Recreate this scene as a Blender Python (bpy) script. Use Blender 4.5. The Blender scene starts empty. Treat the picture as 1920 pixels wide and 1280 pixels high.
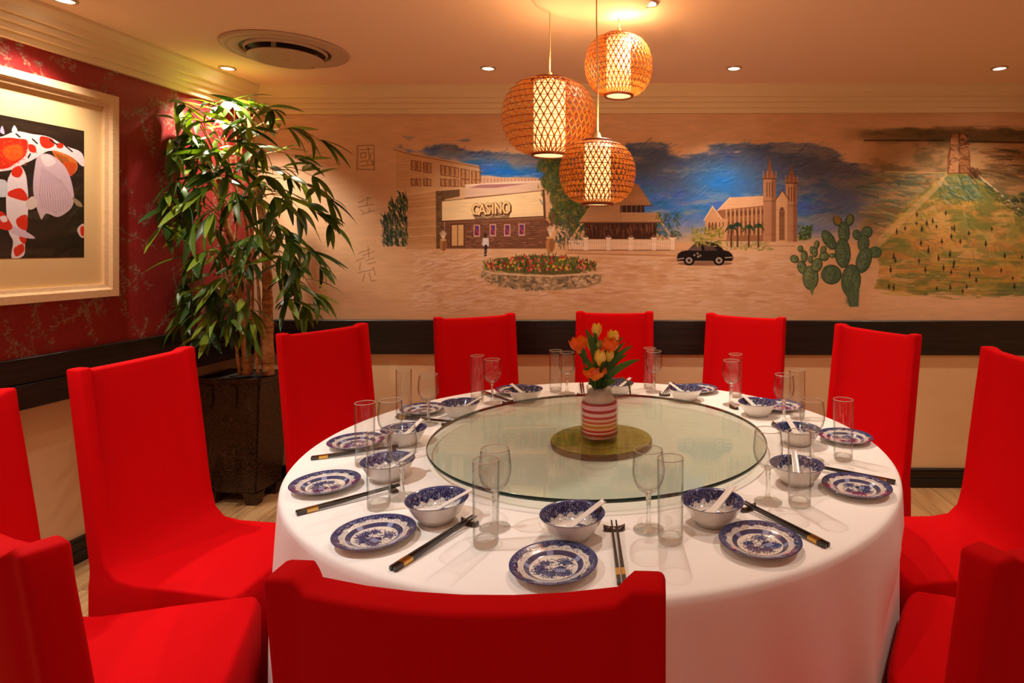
import bpy, bmesh, math, random
import numpy as np
from mathutils import Vector, Matrix, noise as mnoise

random.seed(7); rng = np.random.RandomState(7)
R = math.radians
S = bpy.context.scene
C = S.collection
# ------------------------------------------------------------------ camera, world, exposure
CAMZ = 1.36; F = 1150.0; PX = 1165.0; PY = 465.0
cam = bpy.data.objects.new('camera', bpy.data.cameras.new('camera')); C.objects.link(cam)
cam.location = (0, 0, CAMZ); cam.rotation_euler = (R(90), 0, 0)
cam.data.sensor_width = 36; cam.data.lens = 36*F/1920
cam.data.shift_x = (960-PX)/1920; cam.data.shift_y = -(640-PY)/1920
cam.data.clip_start = .05
S.camera = cam
S.view_settings.view_transform = 'Standard'; S.view_settings.look = 'None'
S.view_settings.gamma = 1; S.view_settings.use_curve_mapping = False
S.view_settings.exposure = 0.06
S.cycles.use_denoising = True
S.cycles.max_bounces = 10; S.cycles.transparent_max_bounces = 40
S.cycles.sample_clamp_indirect = 6
w = bpy.data.worlds.new('world'); S.world = w; w.use_nodes = True
bgn = w.node_tree.nodes['Background']; bgn.inputs[0].default_value = (1.0, .66, .44, 1); bgn.inputs[1].default_value = .38

TAB = CAMZ-.6275          # table top height
TC = Vector((-.0798, 1.987, TAB))
CEIL = 2.28
def at(x, y, Y): return Vector(((x-PX)/F*Y, Y, CAMZ-(y-PY)/F*Y))       # photo pixel at depth Y
def onz(x, y, z):                                                        # photo pixel on a level plane
    Y = F*(CAMZ-z)/(y-PY); return Vector(((x-PX)/F*Y, Y, z))
WY0, WS = 3.53, -.012                                                    # back wall: Y = WY0 + WS*X
def wallY(X): return WY0+WS*X
LX0, LS = -2.50, .1043                                                   # left wall: X = LX0 + LS*Y
CORN_Y = (WY0+WS*LX0)/(1-WS*LS); CORN = Vector((LX0+LS*CORN_Y, CORN_Y, 0))

# ------------------------------------------------------------------ downlights (spot lamps)
WARM = (1, .79, .59); NEUT = (1, .87, .73); COOL = (.97, .96, .92)
LAMPS = [  # x, y, energy, colour, cone, seen
    (-2.01, 3.13, 88, NEUT, 104, 1), (-.68, 3.13, 46, WARM, 112, 1), (.575, 3.13, 50, WARM, 112, 1), (1.93, 3.13, 46, WARM, 112, 1),
    (-2.06, 2.27, 56, NEUT, 104, 1), (.10, 2.30, 58, NEUT, 110, 1),
    (-1.30, 1.20, 62, COOL, 100, 0), (1.25, 1.25, 30, NEUT, 100, 0), (-.1, .95, 16, NEUT, 110, 0), (-2.05, 1.0, 26, NEUT, 120, 0), (1.95, 2.0, 22, WARM, 110, 0)]
for lx, ly, e, col, cone, seen in LAMPS:
    ld = bpy.data.lights.new('downlight_beam', 'SPOT'); ld.energy = e; ld.color = col
    ld.spot_size = R(cone); ld.spot_blend = 1.0 if ly == 3.13 and lx > -1 else .75; ld.shadow_soft_size = .022
    lo = bpy.data.objects.new('downlight_beam', ld); C.objects.link(lo); lo.location = (lx, ly, CEIL-.012)

# ------------------------------------------------------------------ object helpers
def tag(o, label=None, cat=None, group=None, kind=None):
    if label: o['label'] = label
    if cat: o['category'] = cat
    if group: o['group'] = group
    if kind: o['kind'] = kind
    return o
def empty(name, loc=(0, 0, 0), rz=0, parent=None):
    o = bpy.data.objects.new(name, None); C.objects.link(o); o.location = loc; o.rotation_euler = (0, 0, rz)
    o.empty_display_size = .05
    if parent: o.parent = parent
    return o
def obj(name, bm, mats, parent=None, smooth=True, loc=None, rz=None):
    me = bpy.data.meshes.new(name)
    if isinstance(bm, bmesh.types.BMesh):
        bmesh.ops.recalc_face_normals(bm, faces=bm.faces[:])
        bm.to_mesh(me); bm.free()
    else:
        me.from_pydata(*bm)
    if not isinstance(mats, (list, tuple)): mats = [mats]
    for m in mats: me.materials.append(m)
    if smooth: me.shade_smooth()
    o = bpy.data.objects.new(name, me); C.objects.link(o)
    if parent: o.parent = parent
    if loc is not None: o.location = loc
    if rz is not None: o.rotation_euler = (0, 0, rz)
    return o
def kids(o): return [c for c in bpy.data.objects if c.parent is o]
def copy_tree(o, parent=None):
    c = o.copy(); C.objects.link(c)
    if parent is not None: c.parent = parent
    for ch in KIDS.get(o.name, None) or kids(o): copy_tree(ch, c)
    return c
KIDS = {}
def sharp(o, ang=35):
    me = o.data; me.shade_smooth()
    bm = bmesh.new(); bm.from_mesh(me)
    for e in bm.edges:
        if len(e.link_faces) == 2 and e.calc_face_angle(0) > R(ang): e.smooth = False
    bm.to_mesh(me); bm.free(); return o
def add_box(bm, c, s, rot=None, mi=0, bev=0):
    r = bmesh.ops.create_cube(bm, size=1)
    vs = r['verts']
    for v in vs:
        v.co = Vector((v.co.x*s[0], v.co.y*s[1], v.co.z*s[2]))
        if rot is not None: v.co = rot @ v.co
        v.co += Vector(c)
    fs = {f for v in vs for f in v.link_faces}
    for f in fs: f.material_index = mi
    if bev:
        es = {e for v in vs for e in v.link_edges}
        rr = bmesh.ops.bevel(bm, geom=list(es), offset=bev, segments=2, affect='EDGES', profile=.5)
def box(c, s, bev=0, rot=None):
    bm = bmesh.new(); add_box(bm, c, s, rot, 0, bev); return bm
def add_lathe(bm, prof, n=32, mi=0, c=(0, 0, 0), capb=False, capt=False):
    rings = []
    for r, z in prof:
        if r < 1e-6: rings.append([bm.verts.new((c[0], c[1], c[2]+z))])
        else: rings.append([bm.verts.new((c[0]+r*math.cos(2*math.pi*i/n), c[1]+r*math.sin(2*math.pi*i/n), c[2]+z)) for i in range(n)])
    for a, b in zip(rings, rings[1:]):
        for i in range(n):
            j = (i+1) % n
            if len(a) == 1 and len(b) == 1: continue
            if len(a) == 1: f = bm.faces.new((a[0], b[i], b[j]))
            elif len(b) == 1: f = bm.faces.new((a[i], a[j], b[0]))
            else: f = bm.faces.new((a[i], a[j], b[j], b[i]))
            f.material_index = mi
    return rings
def lathe(prof, n=32): bm = bmesh.new(); add_lathe(bm, prof, n); return bm
def add_tube(bm, pts, rad, n=8, mi=0, caps=True):
    pts = [Vector(p) for p in pts]
    if not isinstance(rad, (list, tuple)): rad = [rad]*len(pts)
    rings = []; up = None
    for i, p in enumerate(pts):
        d = (pts[min(i+1, len(pts)-1)]-pts[max(i-1, 0)]).normalized()
        if up is None: up = Vector((0, 0, 1)) if abs(d.z) < .9 else Vector((1, 0, 0))
        a = d.cross(up).normalized(); b = a.cross(d).normalized(); up = b
        rings.append([bm.verts.new(p+rad[i]*(math.cos(2*math.pi*k/n)*a+math.sin(2*math.pi*k/n)*b)) for k in range(n)])
    for a, b in zip(rings, rings[1:]):
        for i in range(n):
            f = bm.faces.new((a[i], a[(i+1) % n], b[(i+1) % n], b[i])); f.material_index = mi
    if caps:
        bm.faces.new(rings[0][::-1]).material_index = mi; bm.faces.new(rings[-1]).material_index = mi
def tube(pts, rad, n=8): bm = bmesh.new(); add_tube(bm, pts, rad, n); return bm

# ------------------------------------------------------------------ materials
def lin(c):
    return tuple(((v/255)/12.92 if v/255 <= .04045 else ((v/255+.055)/1.055)**2.4) for v in c)
def mat(name, col, rough=.6, metal=0, spec=.5, coat=0, srgb=True, **kw):
    m = bpy.data.materials.new(name); m.use_nodes = True
    p = m.node_tree.nodes['Principled BSDF']
    c = lin(col) if srgb else col
    p.inputs['Base Color'].default_value = (*c, 1)
    p.inputs['Roughness'].default_value = rough; p.inputs['Metallic'].default_value = metal
    p.inputs['Specular IOR Level'].default_value = spec
    p.inputs['Coat Weight'].default_value = coat
    for k, v in kw.items(): p.inputs[k].default_value = v
    return m
def nodes(m): return m.node_tree.nodes, m.node_tree.links, m.node_tree.nodes['Principled BSDF']
def noise_col(m, c1, c2, scale=(5, 5, 5), detail=4, lo=.35, hi=.65, rough=.6, coord='Object'):
    N, L, p = nodes(m)
    tc = N.new('ShaderNodeTexCoord'); mp = N.new('ShaderNodeMapping'); mp.inputs['Scale'].default_value = scale
    n = N.new('ShaderNodeTexNoise'); n.inputs['Scale'].default_value = 1; n.inputs['Detail'].default_value = detail; n.inputs['Roughness'].default_value = rough
    r = N.new('ShaderNodeValToRGB'); r.color_ramp.elements[0].position = lo; r.color_ramp.elements[1].position = hi
    r.color_ramp.elements[0].color = (*lin(c1), 1); r.color_ramp.elements[1].color = (*lin(c2), 1)
    L.new(tc.outputs[coord], mp.inputs[0]); L.new(mp.outputs[0], n.inputs[0]); L.new(n.outputs[0], r.inputs[0]); L.new(r.outputs[0], p.inputs['Base Color'])
    return n
def bump(m, scale=40, strength=.2, dist=.002, detail=3, vec=None, coord='Object'):
    N, L, p = nodes(m)
    tc = N.new('ShaderNodeTexCoord'); mp = N.new('ShaderNodeMapping')
    mp.inputs['Scale'].default_value = vec or (1, 1, 1)
    n = N.new('ShaderNodeTexNoise'); n.inputs['Scale'].default_value = scale; n.inputs['Detail'].default_value = detail
    b = N.new('ShaderNodeBump'); b.inputs['Strength'].default_value = strength; b.inputs['Distance'].default_value = dist
    L.new(tc.outputs[coord], mp.inputs[0]); L.new(mp.outputs[0], n.inputs[0]); L.new(n.outputs[0], b.inputs['Height']); L.new(b.outputs[0], p.inputs['Normal'])
    return m
def emis(name, col, strength, base=(240, 230, 210)):
    m = mat(name, base, .6); p = nodes(m)[2]
    p.inputs['Emission Color'].default_value = (*lin(col), 1); p.inputs['Emission Strength'].default_value = strength
    return m
def thin_glass(name, tint=(.985, .985, .98), edge=(.20, .19, .17), ior=1.5, rough=.0, power=4.6):
    m = bpy.data.materials.new(name); m.use_nodes = True; N = m.node_tree.nodes; L = m.node_tree.links; N.clear()
    out = N.new('ShaderNodeOutputMaterial'); mx = N.new('ShaderNodeMixShader'); tr = N.new('ShaderNodeBsdfTransparent'); gl = N.new('ShaderNodeBsdfGlossy')
    f5 = N.new('ShaderNodeMath'); f5.operation = 'POWER'; f5.inputs[1].default_value = 5
    fr = N.new('ShaderNodeMath'); fr.operation = 'MULTIPLY_ADD'; fr.inputs[1].default_value = .75; fr.inputs[2].default_value = ((ior-1)/(ior+1))**2; L.new(f5.outputs[0], fr.inputs[0])
    gl.inputs['Roughness'].default_value = rough
    lw = N.new('ShaderNodeLayerWeight'); lw.inputs[0].default_value = .5
    pw = N.new('ShaderNodeMath'); pw.operation = 'POWER'; pw.inputs[1].default_value = power
    mc = N.new('ShaderNodeMix'); mc.data_type = 'RGBA'; mc.inputs[6].default_value = (*tint, 1); mc.inputs[7].default_value = (*edge, 1)
    L.new(lw.outputs['Facing'], f5.inputs[0]); L.new(lw.outputs['Facing'], pw.inputs[0]); L.new(pw.outputs[0], mc.inputs[0]); L.new(mc.outputs[2], tr.inputs[0])
    L.new(fr.outputs[0], mx.inputs[0]); L.new(tr.outputs[0], mx.inputs[1]); L.new(gl.outputs[0], mx.inputs[2]); L.new(mx.outputs[0], out.inputs[0])
    return m
def image_mat(name, arr, rough=.7, coat=0, spec=.5, uv='UVMap'):
    h, w_ = arr.shape[:2]
    im = bpy.data.images.new(name, w_, h, alpha=False)
    a = np.ones((h, w_, 4), np.float32); a[..., :3] = np.clip(arr[::-1], 0, 255)/255
    im.pixels.foreach_set(a.ravel()); im.update(); im.pack()
    m = mat(name, (200, 200, 200), rough, coat=coat, spec=spec); N, L, p = nodes(m)
    t = N.new('ShaderNodeTexImage'); t.image = im; t.interpolation = 'Linear'; t.extension = 'EXTEND'
    u = N.new('ShaderNodeUVMap'); u.uv_map = uv
    L.new(u.outputs[0], t.inputs[0]); L.new(t.outputs[0], p.inputs['Base Color'])
    return m

M = {}
M['ceiling'] = bump(mat('ceiling_paint', (250, 216, 176), .85), 60, .05)
M['cornice'] = bump(mat('cornice_paint', (232, 208, 160), .6), 30, .06)
M['cream'] = bump(mat('cream_wall_paint', (235, 203, 158), .7), 25, .08)
noise_col(M['cream'], (226, 192, 146), (238, 208, 164), (1.5, 1.5, 1.5))
M['dark_wood'] = mat('dark_stained_wood', (30, 18, 14), .38)
noise_col(M['dark_wood'], (10, 6, 5), (40, 24, 18), (3, 3, 60), 6, .4, .75)
bump(M['dark_wood'], 1, .5, .003, 6, (4, 4, 110))
M['floorwood'] = mat('pale_oak_floor', (205, 165, 115), .42)
noise_col(M['floorwood'], (178, 132, 84), (224, 186, 136), (26, 2.5, 20), 6, .3, .7)
M['floorwood2'] = mat('oak_floor_darker', (185, 145, 98), .42)
noise_col(M['floorwood2'], (160, 118, 74), (206, 166, 116), (26, 2.5, 20), 6, .3, .7)
M['subfloor'] = mat('subfloor', (60, 42, 28), .9)
M['red'] = bump(mat('red_stretch_fabric', (206, 7, 15), .75, spec=.05, srgb=True), 14, .18, .006, 3)
M['cloth'] = bump(mat('white_tablecloth', (240, 236, 232), .8, spec=.2), 7, .10, .006, 2)
M['glass'] = thin_glass('clear_drinking_glass')
M['glass_thick'] = bpy.data.materials.new('thick_glass_base'); M['glass_thick'].use_nodes = True
_n = M['glass_thick'].node_tree.nodes; _n.clear(); _g = _n.new('ShaderNodeBsdfGlass'); _g.inputs['IOR'].default_value = 1.46; _g.inputs['Roughness'].default_value = 0; _g.inputs[0].default_value = (.97, .98, .95, 1)
_t = _n.new('ShaderNodeBsdfTransparent'); _m = _n.new('ShaderNodeMixShader'); _m.inputs[0].default_value = .62; _o = _n.new('ShaderNodeOutputMaterial')
for _a, _b in ((_t.outputs[0], _m.inputs[1]), (_g.outputs[0], _m.inputs[2]), (_m.outputs[0], _o.inputs[0])): M['glass_thick'].node_tree.links.new(_a, _b)
M['susan'] = thin_glass('green_tinted_glass', (.905, .945, .905), (.84, .90, .84), 1.62, .01, 2.0)
M['susan_edge'] = mat('green_glass_edge', (10, 44, 34), .15)
M['rimglass'] = mat('glass_rim_highlight', (196, 176, 158), .08, spec=.9)
M['ceramic'] = mat('white_glazed_ceramic', (236, 230, 222), .18, coat=.6)
M['olive'] = mat('olive_lacquer_wood', (150, 135, 30), .35)
noise_col(M['olive'], (128, 112, 20), (176, 158, 44), (60, 6, 6), 5)
M['olive_edge'] = mat('dark_turntable_edge', (70, 52, 22), .5)
M['chop'] = mat('black_lacquer', (28, 22, 20), .3, coat=.4)
M['gold'] = mat('gold_band', (205, 160, 80), .28, metal=1)
M['rest'] = mat('brown_glazed_ceramic', (52, 34, 24), .2, coat=.6)
M['white_metal'] = mat('white_enamel', (196, 168, 128), .5)
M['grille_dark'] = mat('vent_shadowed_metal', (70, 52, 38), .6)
M['chrome'] = mat('satin_metal_ring', (215, 190, 160), .3, metal=.8)
M['lens'] = emis('downlight_lens', (255, 244, 225), 14)
M['bamboo'] = mat('woven_bamboo', (206, 112, 34), .5)
M['bamboo_hoop'] = mat('dark_bamboo_hoop', (140, 62, 20), .5)
M['bamboo_dark'] = mat('bamboo_rim', (128, 52, 16), .45)
M['core'] = emis('lantern_paper_core', (255, 214, 138), 1.55)
M['cord'] = mat('cream_cord', (226, 205, 150), .6)
M['pot'] = mat('black_planter_glaze', (26, 18, 14), .25)
noise_col(M['pot'], (24, 14, 8), (84, 56, 34), (110, 110, 110), 3, .35, .7); bump(M['pot'], 120, .5, .002)
M['stem'] = mat('bamboo_stem', (190, 130, 72), .5); noise_col(M['stem'], (150, 92, 44), (214, 158, 96), (14, 14, 40), 4)
M['soil'] = mat('dark_soil', (34, 24, 16), .95)
def leafmat(name, c):
    m = mat(name, c, .38, spec=.5); N, L, p = nodes(m)
    t = N.new('ShaderNodeBsdfTranslucent'); t.inputs[0].default_value = (*lin((min(255, c[0]*1.5), min(255, c[1]*1.45), c[2]*.7)), 1)
    mx = N.new('ShaderNodeMixShader'); mx.inputs[0].default_value = .22
    L.new(p.outputs[0], mx.inputs[1]); L.new(t.outputs[0], mx.inputs[2]); L.new(mx.outputs[0], N['Material Output'].inputs[0])
    return m
M['leaves'] = [leafmat('leaf_dark_green', (44, 74, 22)), leafmat('leaf_mid_green', (78, 108, 28)), leafmat('leaf_yellow_green', (122, 146, 40))]
# bamboo weave lets some light through
N_, L_, p_ = nodes(M['bamboo'])
t_ = N_.new('ShaderNodeBsdfTranslucent'); t_.inputs[0].default_value = (*lin((250, 170, 60)), 1)
mx_ = N_.new('ShaderNodeMixShader'); mx_.inputs[0].default_value = .2
L_.new(p_.outputs[0], mx_.inputs[1]); L_.new(t_.outputs[0], mx_.inputs[2]); L_.new(mx_.outputs[0], N_['Material Output'].inputs[0])

# ------------------------------------------------------------------ a small painter for the flat painted things
def vnoise(h, w_, cell, oct_=4, seed=0, ax=1.0, ay=1.0, pers=.55):
    r = np.random.RandomState(seed); out = np.zeros((h, w_), np.float32); amp = 1; tot = 0
    for o in range(oct_):
        cx = max(cell*ax/2**o, 1.0); cy = max(cell*ay/2**o, 1.0)
        gw, gh = int(w_/cx)+3, int(h/cy)+3; g = r.rand(gh, gw).astype(np.float32)
        xs = np.arange(w_)/cx; ys = np.arange(h)/cy; xi = xs.astype(int); yi = ys.astype(int)
        fx = xs-xi; fy = ys-yi; fx = fx*fx*(3-2*fx); fy = fy*fy*(3-2*fy)
        a = g[yi][:, xi]; b = g[yi][:, xi+1]; c_ = g[yi+1][:, xi]; d = g[yi+1][:, xi+1]
        out += amp*((a*(1-fx)+b*fx)*(1-fy)[:, None]+(c_*(1-fx)+d*fx)*fy[:, None]); tot += amp; amp *= pers
    out /= tot
    return out
def sst(x, a, b): t = np.clip((x-a)/(b-a), 0, 1); return t*t*(3-2*t)
class Cv:
    def __init__(s, w_, h, bg, T=None):
        s.w, s.h = w_, h; s.a = np.zeros((h, w_, 3), np.float32); s.a[:] = bg; s.T = T or (lambda x, y: (x, y)); s.k = 1
        s.grain = None
    def _pt(s, p): return s.T(*p)
    def blend(s, y0, y1, x0, x1, al, col):
        if s.grain is not None: al = al*s.grain[y0:y1, x0:x1]
        s.a[y0:y1, x0:x1] += al[..., None]*(np.array(col, np.float32)-s.a[y0:y1, x0:x1])
    def field(s, al, col):
        s.a += al[..., None]*(np.asarray(col, np.float32)-s.a)
    def poly(s, pts, col, al=1., soft=1.):
        P = [s._pt(p) for p in pts]; xs = [p[0] for p in P]; ys = [p[1] for p in P]
        x0, x1 = max(0, int(min(xs)-2)), min(s.w, int(max(xs)+3)); y0, y1 = max(0, int(min(ys)-2)), min(s.h, int(max(ys)+3))
        if x1 <= x0 or y1 <= y0: return
        X, Y = np.meshgrid(np.arange(x0, x1)+.5, np.arange(y0, y1)+.5)
        ins = np.zeros(X.shape, bool); dm = np.full(X.shape, 1e9)
        for (ax, ay), (bx, by) in zip(P, P[1:]+P[:1]):
            if ay != by:
                ins ^= ((ay > Y) != (by > Y)) & (X < (bx-ax)*(Y-ay)/(by-ay)+ax)
            dx, dy = bx-ax, by-ay; q = dx*dx+dy*dy+1e-9
            t = np.clip(((X-ax)*dx+(Y-ay)*dy)/q, 0, 1); dm = np.minimum(dm, (X-ax-t*dx)**2+(Y-ay-t*dy)**2)
        d = np.sqrt(dm)*np.where(ins, 1, -1)
        s.blend(y0, y1, x0, x1, np.clip(.5+d/soft, 0, 1)*al, col)
    def line(s, p, q, wd, col, al=1.):
        ax, ay = s._pt(p); bx, by = s._pt(q); r = wd*s.k/2
        x0, x1 = max(0, int(min(ax, bx)-r-2)), min(s.w, int(max(ax, bx)+r+3)); y0, y1 = max(0, int(min(ay, by)-r-2)), min(s.h, int(max(ay, by)+r+3))
        if x1 <= x0 or y1 <= y0: return
        X, Y = np.meshgrid(np.arange(x0, x1)+.5, np.arange(y0, y1)+.5)
        dx, dy = bx-ax, by-ay; q_ = dx*dx+dy*dy+1e-9
        t = np.clip(((X-ax)*dx+(Y-ay)*dy)/q_, 0, 1); d = np.sqrt((X-ax-t*dx)**2+(Y-ay-t*dy)**2)
        s.blend(y0, y1, x0, x1, np.clip(r+.5-d, 0, 1)*al, col)
    def pl(s, pts, wd, col, al=1., close=False):
        pts = list(pts)+([pts[0]] if close else [])
        for a, b in zip(pts, pts[1:]): s.line(a, b, wd, col, al)
    def ell(s, cx, cy, rx, ry, col, al=1., rot=0., n=20, soft=1.):
        c_, s_ = math.cos(rot), math.sin(rot)
        s.poly([(cx+rx*math.cos(t)*c_-ry*math.sin(t)*s_, cy+rx*math.cos(t)*s_+ry*math.sin(t)*c_) for t in [2*math.pi*i/n for i in range(n)]], col, al, soft)
    def dabs(s, n, fx, fy, ln, wd, ang, cols, al=.7, jit=.3, seed=1):
        r = random.Random(seed)
        for i in range(n):
            x, y = fx(r), fy(r); a = ang+r.uniform(-jit, jit); l = ln*r.uniform(.5, 1.4)
            s.line((x, y), (x+l*math.cos(a), y+l*math.sin(a)), wd*r.uniform(.6, 1.3), r.choice(cols), al*r.uniform(.5, 1))

exec_order = 0
# ------------------------------------------------------------------ the mural on the back wall
def paint_mural():
    X0, X1, ZT, ZB = -2.15, 2.75, 2.16, .93
    ppm = 1.6/(WY0/F)
    W, H = int((X1-X0)*ppm), int((ZT-ZB)*ppm)
    def T(x, y):
        k = (x-PX)/F; X = WY0*k/(1-WS*k); Y = wallY(X); z = CAMZ+(PY-y)/F*Y
        return (X-X0)*ppm, (ZT-z)*ppm
    cv = Cv(W, H, (216, 172, 128), T); cv.k = 1.6
    # photo coordinates of every canvas pixel
    Xw = X0+(np.arange(W)+.5)/ppm; Yw = wallY(Xw); xs = Xw/Yw*F+PX
    Zw = ZT-(np.arange(H)+.5)/ppm; ys = PY-(Zw-CAMZ)*F/WY0
    xx, yy = np.meshgrid(xs, ys)
    n1 = vnoise(H, W, 110, 5, 3); n2 = vnoise(H, W, 46, 5, 5, 2.2, .8); n3 = vnoise(H, W, 16, 4, 8, 3, .8); n4 = vnoise(H, W, 200, 4, 11)
    nb = vnoise(H, W, 9, 3, 21, 4, .6)
    cv.field(sst(n4, .3, .7)*.35, (198, 144, 92))
    cv.field((sst(yy, 470, 590))*.45, (222, 174, 130))
    # plaza ground: pale streaks
    gm = sst(yy, 462, 490)*sst(xx, 740, 800)*(1-sst(xx, 1480, 1560))*(1-sst(yy, 560, 600))
    cv.field(gm*sst(nb, .42, .7)*.45, (224, 196, 172)); cv.field(gm*sst(n3, .5, .75)*.4, (176, 122, 88))
    # sky
    cx_ = [735, 760, 800, 850, 900, 960, 1000, 1060, 1120, 1160, 1200, 1260, 1320, 1380, 1440, 1500, 1550, 1600, 1650, 1680]
    up = [268, 268, 270, 274, 278, 290, 290, 285, 275, 266, 264, 278, 272, 268, 268, 280, 284, 296, 320, 330]
    lo = [278, 284, 292, 302, 330, 333, 336, 350, 400, 420, 430, 440, 440, 440, 440, 448, 444, 430, 400, 340]
    yu = np.interp(xx, cx_, up); yl = np.interp(xx, cx_, lo)
    m = sst(yy+(n2-.5)*70, yu-3, yu+14)*(1-sst(yy+(n3-.5)*22, yl-12, yl+4))*sst(xx, 735, 760)*(1-sst(xx+(n2-.5)*90, 1570, 1690))
    dep = np.clip((yy-yu)/np.maximum(yl-yu, 1), 0, 1)
    blue = np.stack([30+60*n3, 88+46*n2, 158+50*n3], -1)
    cv.a += (m*.93)[..., None]*(blue-cv.a)
    gcl = m*(1-sst(dep+(n1-.5)*.9, .25, .7))
    cv.a += (gcl*.85)[..., None]*(np.array((92, 96, 108), np.float32)-cv.a)
    cv.field(m*sst(n2+.25*n3, .66, .84)*.55, (164, 144, 128))
    cv.field(m*sst(n3, .6, .8)*.35, (44, 74, 140))
    cv.field(m*sst(xx, 1480, 1580)*.55, (118, 104, 100))
    cv.field(m*(1-np.clip(np.abs(xx-950)/90, 0, 1))*sst(yy, 305, 325)*.8, (14, 104, 200))
    cv.field(m*(1-np.clip(np.abs(xx-1350)/90, 0, 1))*(1-np.clip(np.abs(yy-340)/50, 0, 1))*.85, (36, 128, 214))
    pale = sst(yy, 395, 425)*(1-sst(yy, 440, 462))*sst(xx, 1240, 1270)*(1-sst(xx, 1600, 1650))
    cv.field(pale*.55, (150, 146, 150))
    rs = random.Random(77)
    for i in range(1500):
        x = rs.uniform(770, 1600); y = rs.uniform(262, 440); u_, v_ = T(x, y)
        if not (0 <= int(u_) < W and 0 <= int(v_) < H) or m[int(v_), int(u_)] < .6: continue
        c_ = cv.a[int(v_), int(u_)]; j = rs.choice((-22, -12, 14, 26)); a_ = rs.uniform(-.8, .15); l_ = rs.uniform(6, 24)
        cv.line((x, y), (x+l_*math.cos(a_), y+l_*math.sin(a_)), rs.uniform(1.2, 3.4), tuple(np.clip(c_+np.array((j, j, j*.8)), 0, 255)), rs.uniform(.2, .5))
    # ---- hotel behind
    cv.poly([(742, 282), (898, 310), (902, 348), (768, 362), (742, 350)], (206, 162, 112), .9)
    cv.pl([(738, 280), (772, 290), (900, 314), (902, 340)], 1.6, (128, 84, 54), .8)
    for k in range(12): cv.line((744, 292+k*5.2), (900, 316+k*3), .8, (168, 118, 76), .35)
    for row in (0, 1):
        for i, x in enumerate([771, 781, 794, 800, 826, 834, 844, 852, 864, 872, 884, 892]):
            y = (300 if row == 0 else 334)+(x-770)*(.17 if row == 0 else .02)
            cv.poly([(x, y), (x+8, y+1.5), (x+8, y+19-row*5), (x, y+18-row*5)], (190, 140, 92)); cv.pl([(x, y), (x+8, y+1.5), (x+8, y+19-row*5), (x, y+18-row*5)], 1.3, (112, 66, 44), .8, True)
            cv.line((x+1, y+3), (x+2, y+14), 1.8, (124, 80, 56), .6)
    cv.poly([(902, 332), (1010, 333), (1012, 346), (905, 348)], (206, 164, 128)); 
    for i in range(16): cv.line((908+i*6.4, 335), (908+i*6.4, 345), 1.6, (146, 88, 78), .55)
    # ---- casino
    cv.poly([(872, 346), (945, 340), (1012, 338), (1014, 362), (872, 372)], (214, 180, 150)); cv.poly([(880, 352), (900, 346), (990, 344), (930, 352)], (150, 90, 96), .7)
    cv.line((872, 372), (1014, 359), 3, (120, 78, 56)); cv.line((872, 347), (1012, 340), 1.4, (240, 218, 190), .9)
    cv.poly([(763, 368), (818, 358), (820, 466), (762, 467)], (196, 146, 96))
    for i in range(28): cv.line((764, 372+i*3.4), (818, 366+i*3.55), .9, random.choice([(150, 104, 66), (214, 170, 122)]), .55)
    cv.poly([(817, 358), (862, 355), (862, 368), (832, 374), (834, 466), (818, 466)], (112, 84, 56)); cv.dabs(70, lambda r: r.uniform(818, 832), lambda r: r.uniform(360, 464), 5, 1.6, 0, [(72, 56, 40), (150, 118, 80), (96, 72, 48)], .8, .5, 4)
    cv.poly([(828, 377), (1018, 357), (1020, 405), (828, 414)], (232, 202, 150)); cv.pl([(828, 414), (828, 377), (1018, 357), (1020, 405)], 1.6, (130, 88, 58), .9)
    cv.line((828, 415), (1020, 406), 2.4, (84, 52, 38)); cv.line((1019, 357), (1022, 410), 4, (94, 66, 52))
    cv.poly([(834, 416), (1020, 408), (1032, 420), (1034, 466), (834, 466)], (124, 82, 58))
    for i in range(14):
        cv.line((836, 420+i*3.4), (1030, 414+i*3.8), 1, (82, 50, 38), .6)
    cv.dabs(260, lambda r: r.uniform(872, 1028), lambda r: r.uniform(414, 464), 8, 1.6, 0, [(150, 104, 74), (86, 54, 42), (168, 118, 92), (104, 66, 58)], .7, .1, 9)
    cv.poly([(846, 421), (870, 420), (870, 461), (846, 462)], (206, 160, 104)); cv.pl([(846, 421), (870, 420), (870, 461), (846, 462)], 1.6, (76, 46, 32), 1, True); cv.line((858, 421), (858, 461), 1.4, (90, 56, 38))
    for x, y in ((894, 432), (924, 431), (951, 431), (978, 430)):
        cv.poly([(x-6, y-11), (x+6, y-11), (x+6, y+12), (x-6, y+12)], (196, 150, 130)); cv.poly([(x-4, y-9), (x+4, y-9), (x+4, y+9), (x-4, y+9)], (112, 50, 84)); cv.line((x-3, y-4), (x+3, y+5), 2.4, (176, 72, 70)); cv.line((x+2, y-8), (x, y), 2, (66, 70, 140))
    # lettering
    def glyphs(off, wd, col):
        ox, oy = off
        def q(pts): cv.pl([(x+ox, y+oy) for x, y in pts], wd, col)
        q([(898, 386), (893, 383), (888, 386), (886, 393), (889, 400), (895, 401), (899, 398)])
        q([(898, 402), (904, 383), (910, 401)]); q([(900, 396), (908, 395)])
        q([(919, 384), (914, 382), (911, 386), (915, 391), (919, 395), (917, 400), (911, 400)])
        q([(924, 382), (924, 400)])
        q([(929, 400), (929, 381), (939, 399), (939, 380)])
        q([(949, 379), (944, 383), (943, 391), (946, 398), (951, 399), (955, 394), (955, 385), (952, 380), (949, 379)])
    cv.poly([(886, 402), (958, 396), (954, 409), (892, 412)], (108, 80, 60), .75); cv.pl([(897, 407), (905, 404), (914, 408), (924, 403), (934, 407), (946, 402)], 1.4, (206, 176, 130))
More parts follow.
